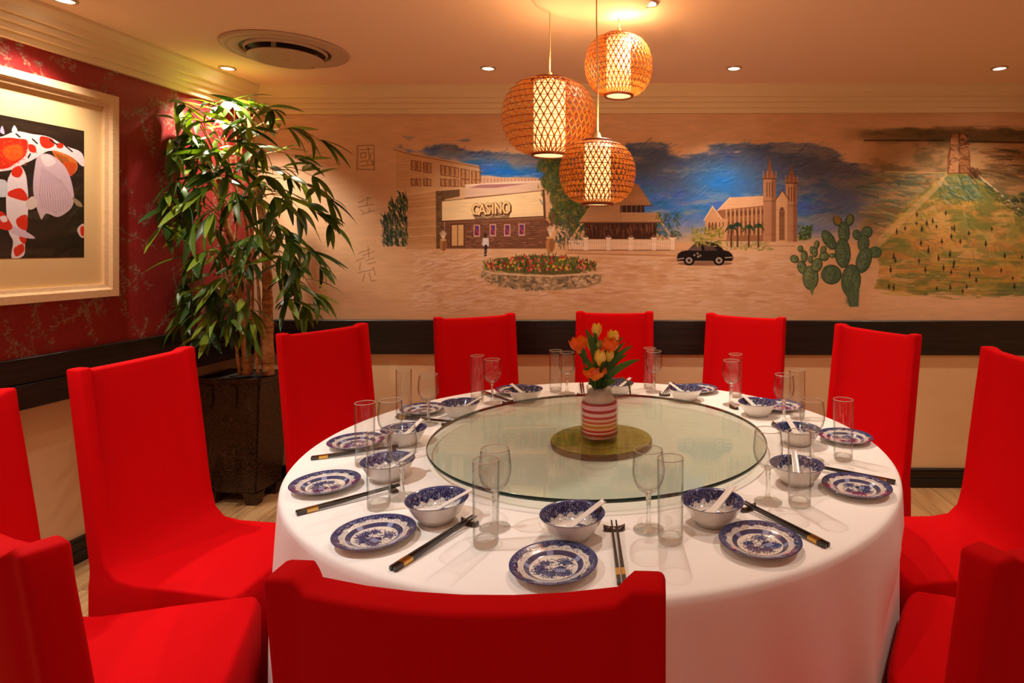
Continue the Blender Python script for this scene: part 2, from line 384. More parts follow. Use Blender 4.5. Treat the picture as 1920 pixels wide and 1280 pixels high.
    glyphs((1.6, 1.8), 5.4, (86, 56, 40)); glyphs((0, 0), 4.6, (150, 104, 60)); glyphs((-.2, -.2), 2.7, (240, 206, 146))
    # cypress
    for i, (x, t) in enumerate([(724, 405), (731, 392), (739, 380), (747, 370), (755, 362), (760, 366)]):
        cv.dabs(70, lambda r, x=x: x+r.uniform(-5, 5), lambda r, t=t: r.uniform(t, 462), 9, 2, -1.9, [(48, 66, 36), (30, 48, 40), (74, 88, 46), (40, 62, 70)], .8, .5, 20+i)
    # tree with yellow-green crown
    for i, (x, y, r_) in enumerate([(1025, 310, 18), (1045, 300, 22), (1040, 340, 26), (1068, 330, 26), (1060, 370, 30), (1085, 390, 26), (1100, 350, 20), (1050, 405, 22), (1080, 420, 18), (1105, 405, 14)]):
        cv.ell(x, y, r_, r_*.85, (78, 84, 38), .85, soft=6)
        cv.dabs(70, lambda r, x=x, r_=r_: x+r.gauss(0, r_*.5), lambda r, y=y, r_=r_: y+r.gauss(0, r_*.4), 7, 2.6, .4, [(60, 74, 34), (104, 112, 44), (156, 144, 62), (44, 70, 62), (132, 96, 48), (54, 96, 70)], .85, 1.5, 40+i)
    cv.line((1036, 402), (1032, 440), 5, (112, 76, 52)); cv.dabs(60, lambda r: r.uniform(1040, 1075), lambda r: r.uniform(400, 455), 10, 2, 1.4, [(92, 60, 52), (60, 84, 90), (120, 86, 66)], .6, .4, 70)
    # urns, person
    for x, y0, y1 in ((831, 432, 471), (1032, 422, 474)):
        h = y1-y0
        for k in range(6): cv.line((x, y0+h*.45), (x-6+k*2.4, y0+abs(k-2.5)*2), 1.6, (224, 196, 160), .9)
        cv.ell(x, y0+h*.7, h*.17, h*.3, (176, 122, 74)); cv.ell(x+2, y0+h*.7, h*.09, h*.26, (134, 86, 52), .7); cv.ell(x, y0+h*.45, h*.17, 2, (206, 160, 108))
    cv.ell(910.5, 441, 3.2, 3.6, (70, 44, 34)); cv.poly([(905, 446), (916, 446), (917, 461), (905, 461)], (208, 196, 186)); cv.line((911, 461), (910, 478), 5, (48, 38, 44)); cv.line((906, 447), (904, 458), 2, (190, 170, 160))
    # pagoda-roofed house
    cv.poly([(1164, 345), (1196, 345), (1223, 385), (1142, 386)], (176, 128, 84))
    for i in range(15): cv.line((1165+i*2.1, 346), (1144+i*5.5, 384), 1, (122, 82, 54), .7)
    cv.line((1142, 386), (1223, 385), 1.8, (96, 62, 42))
    cv.poly([(1162, 386), (1208, 385), (1208, 398), (1162, 398)], (66, 44, 36))
    for i in range(5): cv.line((1166+i*9, 386), (1166+i*9, 398), 1.4, (160, 118, 88), .8)
    cv.poly([(1108, 385), (1163, 385), (1163, 398), (1234, 399), (1245, 417), (1084, 417)], (186, 142, 98))
    for i in range(26): cv.line((1110+i*2.2 if i < 24 else 1163, 387), (1087+i*3.1, 416), 1, (140, 98, 66), .6)
    for i in range(18): cv.line((1166+i*3.8, 400), (1168+i*4.2, 416), 1, (140, 98, 66), .6)
    cv.line((1084, 417), (1245, 417), 2, (108, 70, 48)); cv.poly([(1095, 418), (1232, 418), (1230, 448), (1097, 448)], (76, 44, 32))
    cv.dabs(120, lambda r: r.uniform(1098, 1228), lambda r: r.uniform(419, 432), 10, 1.6, 1.57, [(124, 82, 56), (52, 30, 26), (150, 106, 74)], .7, .08, 80)
    cv.line((1090, 420), (1064, 458), 3.4, (206, 160, 116)); cv.line((1240, 418), (1262, 447), 3.4, (206, 160, 116))
    cv.dabs(120, lambda r: r.uniform(1230, 1274), lambda r: r.uniform(398, 444), 6, 2.2, 1.2, [(66, 84, 56), (96, 108, 56), (50, 72, 66)], .75, 1.2, 81)
    cv.dabs(90, lambda r: r.uniform(1040, 1100), lambda r: r.uniform(420, 456), 6, 2.2, 1.2, [(52, 70, 56), (86, 98, 50), (50, 66, 80)], .75, 1.2, 82)
    for i in range(56):
        x = 1068+i*3.45; cv.line((x, 450), (x, 467), 1.8, (234, 208, 176), .95)
    cv.line((1066, 452), (1262, 453), 1.4, (226, 196, 160)); cv.line((1066, 469), (1264, 469), 2, (150, 108, 76))
    for x in (1098, 1141, 1183, 1226, 1261): cv.poly([(x-4, 446), (x+4, 446), (x+4, 469), (x-4, 469)], (232, 202, 168)); cv.line((x-5, 446), (x+5, 446), 2, (246, 222, 190)); cv.ell(x, 443, 4, 2.4, (130, 90, 70))
    cv.line((1062, 474), (1275, 480), 1.6, (172, 118, 80), .8); cv.line((1062, 478), (1275, 483), 1.2, (232, 196, 158), .8)
    # plaza pavers
    for i in range(26):
        y = 474+i*4.4
        cv.dabs(16, lambda r: r.uniform(770, 915+i*6), lambda r, y=y: y+r.uniform(-2, 2), 16, 1.5, -.28, [(236, 208, 184), (226, 190, 160), (176, 128, 94)], .5, .12, 100+i)
    cv.dabs(70, lambda r: r.uniform(960, 1480), lambda r: r.uniform(490, 570), 40, 1.8, 0, [(226, 186, 152), (186, 130, 90), (234, 200, 170)], .28, .05, 140)
    # flower bed
    bed = [(903, 505), (905, 520), (930, 532), (980, 541), (1040, 544), (1095, 540), (1126, 530), (1129, 514), (1100, 512), (1030, 515), (950, 512)]
    cv.poly(bed, (158, 132, 96))
    r = random.Random(5)
    for i in range(230):
        x = r.uniform(905, 1126); t = (x-1016)/112; y = r.uniform(511, 514+30*math.sqrt(max(0, 1-t*t))); 
        cv.ell(x, y, r.uniform(3, 6), r.uniform(1.8, 3.2), r.choice([(196, 160, 116), (134, 116, 86), (112, 98, 76), (176, 150, 118), (212, 180, 140)]), .85, r.uniform(-.5, .5), 8)
    for i in range(90):
        x = r.uniform(908, 1122); t = (x-1016)/112; y = r.uniform(513, 514+28*math.sqrt(max(0, 1-t*t))); cv.line((x, y), (x+r.uniform(-5, 5), y+r.uniform(1, 4)), 1, (88, 68, 50), .6)
    cv.poly([(908, 500), (930, 484), (1000, 478), (1080, 482), (1112, 500), (1085, 513), (1030, 515), (950, 511)], (92, 88, 46), .9)
    cv.pl([(903, 505), (925, 512), (980, 516), (1040, 517), (1100, 513), (1128, 511)], 3, (222, 184, 138), .9)
    for i in range(520):
        x = r.uniform(908, 1116); t = abs(x-1012)/106; y = r.uniform(484+16*t*t, 512-4*t); a = -1.57+r.uniform(-.5, .5); l = r.uniform(5, 14)
        cv.line((x, y), (x+l*math.cos(a), y+l*math.sin(a)*.9), 1.4, r.choice([(66, 78, 36), (98, 112, 44), (130, 138, 64), (52, 62, 38), (88, 96, 52)]), .85)
    for i in range(170):
        x = r.uniform(912, 1112); t = abs(x-1012)/106; y = r.uniform(478+16*t*t, 508-4*t); cv.ell(x, y, r.uniform(1.2, 3), r.uniform(1.4, 3.4), r.choice([(196, 62, 50), (206, 96, 84), (214, 120, 104), (150, 44, 36), (216, 170, 64)]), .9, 0, 7)
    # car
    cv.ell(1322, 494, 52, 4, (130, 88, 66), .8)
    body = [(1269, 485), (1271, 476), (1278, 471), (1290, 469), (1296, 463), (1303, 458), (1312, 455), (1322, 453), (1333, 454), (1343, 457), (1351, 462), (1357, 469), (1366, 471), (1372, 476), (1375, 483), (1372, 489), (1270, 489)]
    cv.poly(body, (34, 24, 24)); cv.pl(body, 1.2, (110, 84, 74), .7, True)
    cv.poly([(1290, 469), (1300, 462), (1314, 459), (1316, 470)], (120, 96, 86), .8); cv.poly([(1320, 459), (1333, 459), (1346, 469), (1321, 470)], (104, 80, 74), .8)
    for x in (1292, 1348): cv.ell(x, 488, 10.5, 9.5, (30, 22, 22)); cv.ell(x, 488, 6.5, 6, (170, 150, 132)); cv.ell(x, 488, 3, 2.8, (60, 46, 40))
    for x, y in ((1302, 478), (1308, 475), (1313, 479), (1309, 481)): cv.ell(x, y, 2.2, 2.2, (186, 160, 140), .8)
    cv.line((1269, 486), (1282, 484), 2, (180, 156, 130)); cv.line((1360, 483), (1373, 482), 2, (180, 156, 130))
    # church
    st = (196, 146, 102); dk = (104, 64, 44)
    cv.poly([(1345, 394), (1369, 370), (1434, 367), (1434, 386)], (216, 166, 124)); cv.poly([(1345, 394), (1434, 385), (1434, 452), (1345, 452)], (150, 100, 68))
    for i in range(9):
        x = 1362+i*8; cv.line((x, 394-i*.6), (x, 440), 3, st); cv.ell(x+4, 401-i*.5, 2, 5, dk, .9); cv.line((x+4, 415), (x+4, 436), 2.4, dk, .8)
    cv.poly([(1322, 412), (1336, 387), (1352, 409), (1365, 410), (1362, 450), (1322, 450)], st); cv.pl([(1320, 413), (1336, 387), (1353, 410)], 2, (228, 184, 140)); cv.pl([(1369, 370), (1345, 395)], 2, (228, 184, 140))
    for x in (1330, 1336, 1342): cv.ell(x, 424, 2, 8, dk, .9)
    for x, y in ((1349, 417), (1356, 417), (1349, 432), (1356, 432)): cv.line((x, y), (x, y+7), 2, dk, .8)
    for x, hw, top, sp in ((1443, 12, 335, 290), (1484, 11, 343, 310)):
        cv.poly([(x-hw, top), (x+hw, top), (x+hw, 453), (x-hw, 453)], (182, 130, 92)); cv.poly([(x+hw*.3, top), (x+hw, top), (x+hw, 453), (x+hw*.3, 453)], (134, 88, 62), .7)
        cv.poly([(x-hw-1, top), (x-4, top-18), (x, sp), (x+4, top-18), (x+hw+1, top)], (144, 92, 64))
        for dx in (-hw, -4, 4, hw): cv.line((x+dx, top), (x+dx, top-14), 1.6, (180, 128, 90))
        for dx in (-5, 0, 5): cv.line((x+dx, top+8), (x+dx, top+34), 2, dk, .8)
        cv.line((x-hw, top), (x+hw, top), 2, dk); cv.line((x-hw, top+42), (x+hw, top+42), 1.4, dk, .7)
        for i in range(16): cv.line((x-hw+2, top+46+i*4), (x+hw-2, top+46+i*4), .8, dk, .3)
    cv.poly([(1455, 374), (1467, 358), (1476, 370), (1476, 453), (1455, 453)], (206, 156, 110)); cv.pl([(1454, 375), (1467, 357), (1478, 373)], 1.6, (110, 70, 48))
    cv.ell(1466, 398, 5, 10, dk, .85); cv.poly([(1461, 398), (1471, 398), (1471, 450), (1461, 450)], dk, .85)
    for x in (1463, 1466, 1469): cv.line((x, 394), (x, 450), 1, (190, 140, 100), .7)
    cv.line((1440, 455), (1500, 455), 3, (214, 166, 124)); cv.line((1440, 461), (1490, 461), 1.4, (140, 96, 70), .6)
    cv.dabs(170, lambda r: r.uniform(1296, 1352), lambda r: r.uniform(430, 462), 6, 2.4, -1, [(120, 122, 44), (158, 146, 60), (92, 100, 44), (180, 150, 80)], .8, 1.2, 150)
    cv.dabs(120, lambda r: r.uniform(1360, 1445), lambda r: r.uniform(456, 470), 7, 2, -1, [(142, 136, 66), (110, 116, 60), (190, 150, 90)], .6, 1.2, 151)
    cv.dabs(90, lambda r: r.uniform(1497, 1520), lambda r: r.uniform(424, 450), 5, 2.4, -1, [(60, 84, 36), (100, 120, 40), (44, 66, 40)], .85, 1.2, 152)
    for x, y in ((1371, 428), (1383, 424), (1404, 428), (1422, 426)):
        cv.line((x, y), (x, 462), 3, (92, 58, 40))
        for k in range(13):
            a = math.pi*(1+k/12.0)+.0; L = 11
            cv.pl([(x, y), (x+L*.6*math.cos(a), y+L*.5*math.sin(a)-1), (x+L*math.cos(a), y+L*.5*math.sin(a)+6)], 1.7, random.choice([(46, 64, 40), (70, 84, 46), (36, 54, 50)]), .9)
    # ---- mountain side of the painting
    wz = sst(xx+(n1-.5)*60, 1590, 1660); nP = vnoise(H, W, 34, 3, 91, 1.8, .8)
    band = wz*sst(yy+(n3-.5)*16, 236, 250)*(1-sst(yy, 440, 520))
    tone = n2+.3*n3
    cv.field(band*.55, (150, 108, 62)); cv.field(band*sst(tone, .6, .8)*.6, (96, 84, 52)); cv.field(band*(1-sst(tone, .42, .58))*.45, (178, 146, 92))
    sk = sst(xx+(n2-.5)*80, 1560, 1700)*sst(yy+(n3-.5)*10, 238, 246)*(1-sst(yy+(n3-.5)*14, 262, 272)); cv.field(sk*.6, (84, 72, 42))
    cv.line((1620, 263), (1770, 263), 2.4, (58, 40, 26), .8); cv.line((1816, 265), (1960, 268), 4, (60, 44, 28), .7); cv.dabs(90, lambda r: r.uniform(1830, 1980), lambda r: r.uniform(275, 330), 46, 3, .1, [(108, 66, 36), (84, 52, 30), (140, 90, 52), (70, 66, 44)], .5, .15, 160)
    cv.dabs(150, lambda r: r.uniform(1600, 1770), lambda r: r.uniform(325, 420), 34, 3.4, .12, [(104, 124, 88), (140, 150, 104), (84, 104, 80), (176, 160, 108), (60, 92, 84)], .5, .3, 161)
    cv.line((1660, 322), (1775, 324), 2.4, (206, 158, 100), .8)
    cv.dabs(80, lambda r: r.uniform(1860, 1990), lambda r: r.uniform(360, 400), 40, 4, .1, [(66, 74, 44), (48, 58, 44), (120, 120, 70)], .6, .2, 162)
    mt = [(1778, 322), (1740, 352), (1700, 385), (1660, 428), (1640, 462), (1650, 500), (1640, 540), (1700, 548), (1780, 560), (1900, 556), (2060, 562), (2060, 520), (2000, 452), (1920, 408), (1870, 360), (1832, 328)]
    mm = Cv(W, H, (0, 0, 0), T); mm.poly(mt, (1, 1, 1), 1, 8); mk = mm.a[..., 0]*sst(n3+.35*(1-np.clip((yy-470)/95, 0, 1))+.25*np.clip((xx-1690)/60, 0, 1)*np.clip((560-yy)/40, 0, 1), .38, .62)
    base = np.stack([178+40*(n2-.5), 138+50*(n2-.5), 66+30*(n3-.5)], -1)
    cv.a += (mk*.9)[..., None]*(base-cv.a)
    cv.field(mk*sst(nP, .52, .62)*.6, (104, 112, 58)); cv.field(mk*(1-sst(nP, .38, .48))*.6, (206, 160, 96)); cv.field(mk*sst(n3+.3*nb, .62, .8)*.7, (112, 112, 52)); cv.field(mk*sst(n2, .5, .66)*sst(yy, 400, 480)*.6, (198, 118, 66))
    cv.field(mk*(1-sst(n1+.2*n3, .42, .56))*.55, (142, 138, 72)); cv.field(mk*sst(vnoise(H, W, 60, 4, 77, 3, .6), .56, .7)*sst(yy, 470, 510)*.7, (96, 112, 72))
    cv.dabs(420, lambda r: r.uniform(1700, 1990), lambda r: r.uniform(360, 500), 15, 2.6, .5, [(196, 160, 84), (142, 134, 66), (210, 176, 110), (92, 104, 60), (196, 124, 62)], .4, 1.0, 170)
    cv.dabs(160, lambda r: r.uniform(1650, 1990), lambda r: r.uniform(480, 552), 46, 3, .02, [(190, 158, 60), (88, 104, 66), (206, 130, 76), (120, 120, 60), (176, 140, 60)], .5, .12, 171)
    cv.dabs(160, lambda r: 1800+r.gauss(0, 26), lambda r: r.uniform(326, 370), 18, 3, .6, [(64, 92, 84), (104, 124, 92), (150, 150, 112), (84, 100, 60)], .6, .8, 172)
    for k in range(5): cv.line((1775-k*2.5, 326+k*5), (1648-k*3, 446+k*7), 3, (222, 176, 126), .35)
    cv.line((1836, 330), (1930, 408), 3, (222, 196, 160), .7); cv.dabs(60, lambda r: 1836+r.random()*90, lambda r: 0, 0, 1, 0, [(0, 0, 0)], 0, 0, 1)
    for i in range(90):
        t = r.random(); x = 1845+t*110; y = 345+t*80+r.uniform(-4, 14); cv.line((x, y), (x+6, y+r.uniform(-4, 6)), 3, r.choice([(62, 74, 50), (96, 104, 60), (120, 96, 60)]), .6)
    rock = [(1782, 258), (1790, 250), (1806, 248), (1814, 256), (1812, 272), (1818, 284), (1820, 300), (1818, 312), (1828, 326), (1800, 326), (1776, 322), (1776, 292), (1780, 276)]
    cv.poly(rock, (140, 92, 58))
    for k_, (ya_, yb_) in enumerate(((250, 272), (272, 296), (296, 325))):
        for L_, c_ in (([(1783, ya_+3), (1797, ya_), (1798, yb_-1), (1781-k_*2, yb_)], (184, 128, 84)), ([(1799, ya_), (1813+k_*2, ya_+4), (1815+k_*3, yb_-2), (1800, yb_)], (150, 98, 60))):
            cv.poly(L_, c_, .95, 3); cv.pl(L_, 1.4, (80, 46, 28), .7, True)
    cv.dabs(110, lambda r: r.uniform(1780, 1812), lambda r: r.uniform(252, 322), 7, 2.4, .3, [(206, 152, 104), (120, 76, 46), (172, 118, 76), (92, 54, 34), (194, 140, 96)], .6, .7, 173)
    cv.dabs(40, lambda r: r.uniform(1814, 1834), lambda r: r.uniform(314, 334), 9, 2.4, .9, [(70, 44, 30), (110, 72, 46)], .7, .3, 174)

    r = random.Random(31)
    for i in range(62):
        x = r.uniform(1660, 1985); y = r.uniform(400, 548)
        if y < 462-(x-1640)*.95 or (x > 1850 and y < 400+(x-1850)*.5): continue
        h = r.uniform(5, 14); cv.poly([(x-2.6, y), (x, y-h), (x+2.6, y)], r.choice([(52, 48, 30), (66, 54, 34), (40, 44, 34)]), .9); cv.line((x, y), (x, y+3), 1.2, (70, 44, 28))
    # prickly pears
    def pads(L, dk_, lt, sd):
        rr = random.Random(sd)
        for x, y, rx, ry, ro in L:
            X_, Y_ = 1240+x/2.8235, 200+y/2.8235; rx /= 2.8235; ry /= 2.8235
            cv.ell(X_, Y_, rx+1, ry+1, (60, 68, 44), .95, ro); cv.ell(X_-.6, Y_-.3, rx-.6, ry-.6, dk_, 1, ro); cv.ell(X_-rx*.25, Y_, rx*.45, ry*.75, lt, .55, ro, soft=4)
            for q in range(int(rx*ry*.25)): cv.ell(X_+rr.gauss(0, rx*.45), Y_+rr.gauss(0, ry*.45), .8, .8, (44, 58, 36), .7, 0, 6)
    pads([(705, 806, 22, 18, .4), (737, 752, 13, 16, -.2), (757, 792, 16, 30, 0), (745, 850, 22, 34, -.3), (790, 905, 40, 62, 0), (800, 760, 12, 20, -.2), (812, 770, 14, 26, 0), (823, 730, 12, 20, .2), (790, 808, 11, 18, 0), (824, 838, 26, 36, .3), (858, 758, 14, 20, .2), (862, 792, 24, 22, .3), (905, 788, 14, 10, .1)], (110, 126, 84), (146, 154, 104), 1)
    cv.poly([(1240+756/2.8235, 200+915/2.8235), (1240+826/2.8235, 200+915/2.8235), (1240+800/2.8235, 200+1000/2.8235)], (104, 120, 78), .9, 3)
    pads([(932, 605, 20, 28, -.5), (998, 600, 20, 30, .3), (967, 665, 29, 55, 0), (887, 705, 28, 56, -.55), (960, 775, 40, 76, -.05), (1035, 678, 20, 26, -.3), (1088, 664, 27, 30, .5), (1070, 722, 29, 44, .1), (1132, 770, 32, 28, .1), (1072, 812, 38, 68, .3), (900, 888, 52, 50, .2), (1004, 920, 50, 84, .05)], (84, 104, 76), (118, 130, 90), 2)
    cv.poly([(1240+955/2.8235, 200+920/2.8235), (1240+1052/2.8235, 200+900/2.8235), (1240+1044/2.8235, 200+1058/2.8235), (1240+996/2.8235, 200+1058/2.8235)], (84, 104, 76), .95, 3); cv.dabs(60, lambda r: r.uniform(1240+975/2.8235, 1240+1035/2.8235), lambda r: r.uniform(200+880/2.8235, 200+1030/2.8235), 9, 1.6, 1.5, [(112, 126, 82), (66, 84, 58), (130, 132, 84)], .6, .2, 180)
    cv.ell(1240+932/2.8235, 200+598/2.8235, 5.5, 8.5, (156, 112, 48), .85, -.5); cv.ell(1240+998/2.8235, 200+592/2.8235, 4.5, 7, (130, 126, 56), .7, .3)
    # faint brush characters
    ink = (128, 92, 62)
    cv.pl([(670, 273), (701, 272), (702, 318), (669, 317)], 1.6, ink, .8, True); cv.pl([(672, 276), (672, 315)], 1, ink, .6)
    for a in ([(676, 281), (696, 279)], [(690, 275), (692, 292), (698, 306)], [(676, 287), (686, 286), (685, 295), (677, 296), (676, 287)], [(675, 303), (688, 301)], [(697, 286), (688, 306)], [(677, 311), (697, 309)], [(699, 300), (700, 311)]): cv.pl(a, 1.5, ink, .75)
    for oy, st_ in ((380, [[(673, 0), (684, -6)], [(686, -8), (697, -10)], [(690, -10), (688, 4)], [(672, 8), (700, 3)], [(676, 14), (683, 18)], [(678, 22), (702, 14)], [(692, 16), (693, 10)]]),
                    (475, [[(672, 0), (682, -4), (695, -8)], [(680, 4), (702, -4)], [(690, -12), (692, 8)], [(668, 14), (684, 8)], [(676, 18), (674, 30)], [(686, 14), (702, 8)], [(690, 20), (704, 16)], [(672, 36), (700, 30)], [(684, 38), (680, 52)], [(692, 36), (696, 52), (706, 50)], [(700, 26), (704, 40)]])):
        for s_ in st_: cv.pl([(x, oy+y) for x, y in s_], 1.6, ink, .6)
    cv.a *= (1+.07*(nb-.5)+.07*(n3-.5))[..., None]
    cv.a = (cv.a-128)*1.08+128; cv.a *= np.array((1.0, 1.04, 1.12), np.float32); cv.a = np.clip(cv.a, 6, 250)
    return cv.a, (X0, X1, ZT, ZB)

# ------------------------------------------------------------------ room shell
BT, BB = .947, .752                # dado band
def quadstrip(pts, uvf=None):
    bm = bmesh.new(); return bm
def wall_sheet(name, P0, P1, z0, z1, m, nrm, th=.05, uvbox=None, nx=1):
    """vertical slab from P0 to P1 (xy); nrm = inward normal; the inward face carries the UVs"""
    bm = bmesh.new(); uvl = bm.loops.layers.uv.new('UVMap')
    P0 = Vector((*P0, 0)); P1 = Vector((*P1, 0)); n = Vector((*nrm, 0)).normalized()
    def v(p, z): return bm.verts.new((p.x, p.y, z))
    a, b, c_, d = v(P0, z0), v(P1, z0), v(P1, z1), v(P0, z1)
    e, f, g, h = v(P0-n*th, z0), v(P1-n*th, z0), v(P1-n*th, z1), v(P0-n*th, z1)
    front = bm.faces.new((a, b, c_, d))
    for q in ((e, h, g, f), (a, e, f, b), (d, c_, g, h), (a, d, h, e), (b, f, g, c_)): bm.faces.new(q)
    if uvbox:
        for l, (u, vv) in zip(front.loops, uvbox): l[uvl].uv = (u, vv)
    o = obj(name, bm, m, smooth=False); tag(o, kind='structure'); return o

mural, (MX0, MX1, MZT, MZB) = paint_mural()
M['mural'] = image_mat('painted_mural_wall', mural, .75, spec=.2)
bx0, bx1 = CORN.x, 2.70
def mu(X, z): return ((X-MX0)/(MX1-MX0), (z-MZB)/(MZT-MZB))
wall_sheet('wall_back', (bx0, wallY(bx0)), (bx1, wallY(bx1)), BB, CEIL, M['mural'], (WS, -1), .05,
           [mu(bx0, BB), mu(bx1, BB), mu(bx1, CEIL), mu(bx0, CEIL)])
o = wall_sheet('wall_back_lower', (-2.45, wallY(-2.45)-.015), (bx1, wallY(bx1)-.015), 0, BB, M['cream'], (WS, -1), .05); o.name = 'wall_back.001'
# left wall with patterned wallpaper
def paint_wallpaper():
    Y0, Y1, ZB_, ZT_ = 1.2, 3.62, .93, 2.18; ppm = 620
    W, H = int((Y1-Y0)*ppm), int((ZT_-ZB_)*ppm)
    cv = Cv(W, H, (144, 32, 32)); n = vnoise(H, W, 60, 5, 9); n2 = vnoise(H, W, 6, 2, 10)
    cv.field(sst(n, .4, .65)*.5, (138, 32, 30)); cv.field(sst(n2, .5, .8)*.25, (168, 60, 56))
    cv.grain = .6+.4*sst(vnoise(H, W, 5, 2, 12), .3, .6)
    r = random.Random(4); g = [(150, 124, 100), (132, 104, 84), (160, 136, 108), (128, 88, 72)]
    def branch(x, y, a, L, d):
        pts = [(x, y)]
        for k in range(int(L/14)):
            a += r.uniform(-.22, .22); x += 14*math.cos(a); y += 14*math.sin(a); pts.append((x, y))
            if d < 2 and r.random() < .34: branch(x, y, a+r.choice((-1, 1))*r.uniform(.5, 1.0), L*r.uniform(.35, .6), d+1)
            if r.random() < (.85 if d else .4):
                for q in range(r.randint(3, 6)):
                    b = a+r.uniform(-1.9, 1.9); l = r.uniform(5, 11); px_, py_ = x+r.uniform(-7, 7), y+r.uniform(-7, 7)
                    cv.ell(px_+l*.5*math.cos(b), py_+l*.5*math.sin(b), l*.6, 2.6, r.choice(g), .8, b, 7)
        cv.pl(pts, 2.2-.4*d, r.choice(g), .75)
    for i in range(17):
        for j in range(9): branch((i+r.random())*W/16, (j+r.random())*H/8, r.uniform(-2.6, -.5), r.uniform(90, 190), 2 if (i+j) % 2 else 1)
    return cv.a, (Y0, Y1, ZB_, ZT_)
wp, (wy0, wy1, wz0, wz1) = paint_wallpaper()
M['wallpaper'] = image_mat('red_sprig_wallpaper', wp, .5, spec=.4)
LN = Vector((1, -LS, 0)).normalized()                    # inward normal of the left wall
LD = Vector((LS, 1, 0)).normalized()                     # along the left wall, away from the camera
def LW(Y, off=0): return Vector((LX0+LS*Y, Y, 0))+LN*off
def lu(Y, z): return ((Y-wy0)/(wy1-wy0), (z-wz0)/(wz1-wz0))
LY0 = 1.25
p0, p1 = LW(LY0), LW(CORN_Y)
wall_sheet('wall_left', (p0.x, p0.y), (p1.x, p1.y), BB, CEIL, M['wallpaper'], (LN.x, LN.y), .05, [lu(LY0, BB), lu(CORN_Y, BB), lu(CORN_Y, CEIL), lu(LY0, CEIL)])
REC = -.13
p0, p1 = LW(LY0, REC), LW(CORN_Y+.05, REC)
o = wall_sheet('wall_left_lower', (p0.x, p0.y), (p1.x, p1.y), 0, BB, M['cream'], (LN.x, LN.y), .05); o.name = 'wall_left.001'
p0, p1 = LW(-1.4, 0), LW(LY0, 0)
o = wall_sheet('wall_left_near', (p0.x, p0.y), (p1.x, p1.y), 0, CEIL, M['cream'], (LN.x, LN.y), .05); o.name = 'wall_left.002'
wall_sheet('wall_right', (2.70, -1.4), (2.70, 3.6), 0, CEIL, M['cream'], (-1, 0), .05)
# ceiling
o = obj('ceiling', box((.1, 1.1, CEIL+.03), (5.6, 5.2, .06)), M['ceiling'], smooth=False); tag(o, kind='structure')
# floor: subfloor with planks laid along Y
fl = obj('floor', box((.1, 1.1, -.035), (5.6, 5.2, .05)), M['subfloor'], smooth=False); tag(fl, kind='structure')
plm = {}
pw = .17; rr_ = random.Random(3); k = 0
x = -2.66
while x < 2.72:
    y = -.6+rr_.uniform(-.8, 0)
    while y < 3.62:
        L = 1.05; y1 = min(y+L, 3.62); y0 = max(y, -.6)
        if y1-y0 > .06:
            key = (round(y1-y0, 3), k % 2)
            if key not in plm:
                po = obj('plank', box((0, 0, 0), (pw-.003, y1-y0-.003, .012), .0015), M['floorwood'] if k % 2 else M['floorwood2'], fl, smooth=False); plm[key] = po.data
            else:
                po = bpy.data.objects.new('plank', plm[key]); C.objects.link(po); po.parent = fl
            po.location = (x+pw/2, (y0+y1)/2, -.006); k += rr_.choice((1, 2))
        y += L
    x += pw
# cornices: stepped profile swept along both walls (a mitred L)
prof = [(.0, 2.120), (.018, 2.125), (.022, 2.150), (.034, 2.156), (.036, 2.176), (.050, 2.182), (.052, 2.204), (.060, 2.210), (.066, 2.226), (.082, 2.240), (.094, 2.262), (.098, CEIL)]
prof = [(.0, 2.132), (.020, 2.132), (.022, 2.158), (.036, 2.160), (.038, 2.184), (.040, 2.186), (.054, 2.188), (.056, 2.212), (.072, 2.214), (.078, 2.24), (.098, 2.266), (.100, CEIL+.001), (0, CEIL+.001)]
def sweep(name, A, B, nA, mA, mB, pr, m):
    """pr swept from A to B; mA, mB = offset directions (mitre) at the two ends"""
    bm = bmesh.new()
    ra = [bm.verts.new((A.x+mA.x*p, A.y+mA.y*p, z)) for p, z in pr]; rb = [bm.verts.new((B.x+mB.x*p, B.y+mB.y*p, z)) for p, z in pr]
    for i in range(len(pr)-1): bm.faces.new((ra[i], ra[i+1], rb[i+1], rb[i]))
    bm.faces.new(ra); bm.faces.new(rb[::-1])
    o = obj(name, bm, m, smooth=False); tag(o, kind='structure'); return o
BN = Vector((WS, -1, 0)).normalized()
# mitre direction at the corner: offset 1 from both walls
def mitre(n1, n2): d = (n1+n2); return d/(1+n1.dot(n2))
MT = mitre(LN, BN)
sweep('trim_1', CORN, Vector((bx1, wallY(bx1), 0)), None, MT, BN, prof, M['cornice'])
sweep('trim_2', LW(-1.3), CORN, None, LN, MT, prof, M['cornice'])
# dado bands: stacked dark boards
def board(name, A, B, mA, mB, p0, p1, z0, z1, parent, m, e=.003):
    pr = [(p0, z0), (p1-e, z0), (p1, z0+e), (p1, z1-e), (p1-e, z1), (p0, z1)]
    o = sweep(name, A, B, None, mA, mB, pr, m); o.parent = parent
    if parent:
        del o['kind']
    return o
def band(root_name, A, B, mA, mB, p0, p1, z0, z1, one=False):
    r = tag(empty(root_name), kind='structure'); zm = (z0+z1)/2
    if one: board('board', A, B, mA, mB, p0, p1, z0, z1, r, M['dark_wood']); return r
    board('board', A, B, mA, mB, p0, p1, z0, zm-.0012, r, M['dark_wood']); board('board', A, B, mA, mB, p0, p1, zm+.0012, z1, r, M['dark_wood']); return r
BE = Vector((bx1, wallY(bx1), 0))
band('trim_3', CORN, BE, MT, BN, -.01, .018+.015, BB, BT, True)
band('trim_4', LW(LY0), CORN, LN, MT, REC-.01, .018, BB, BT)
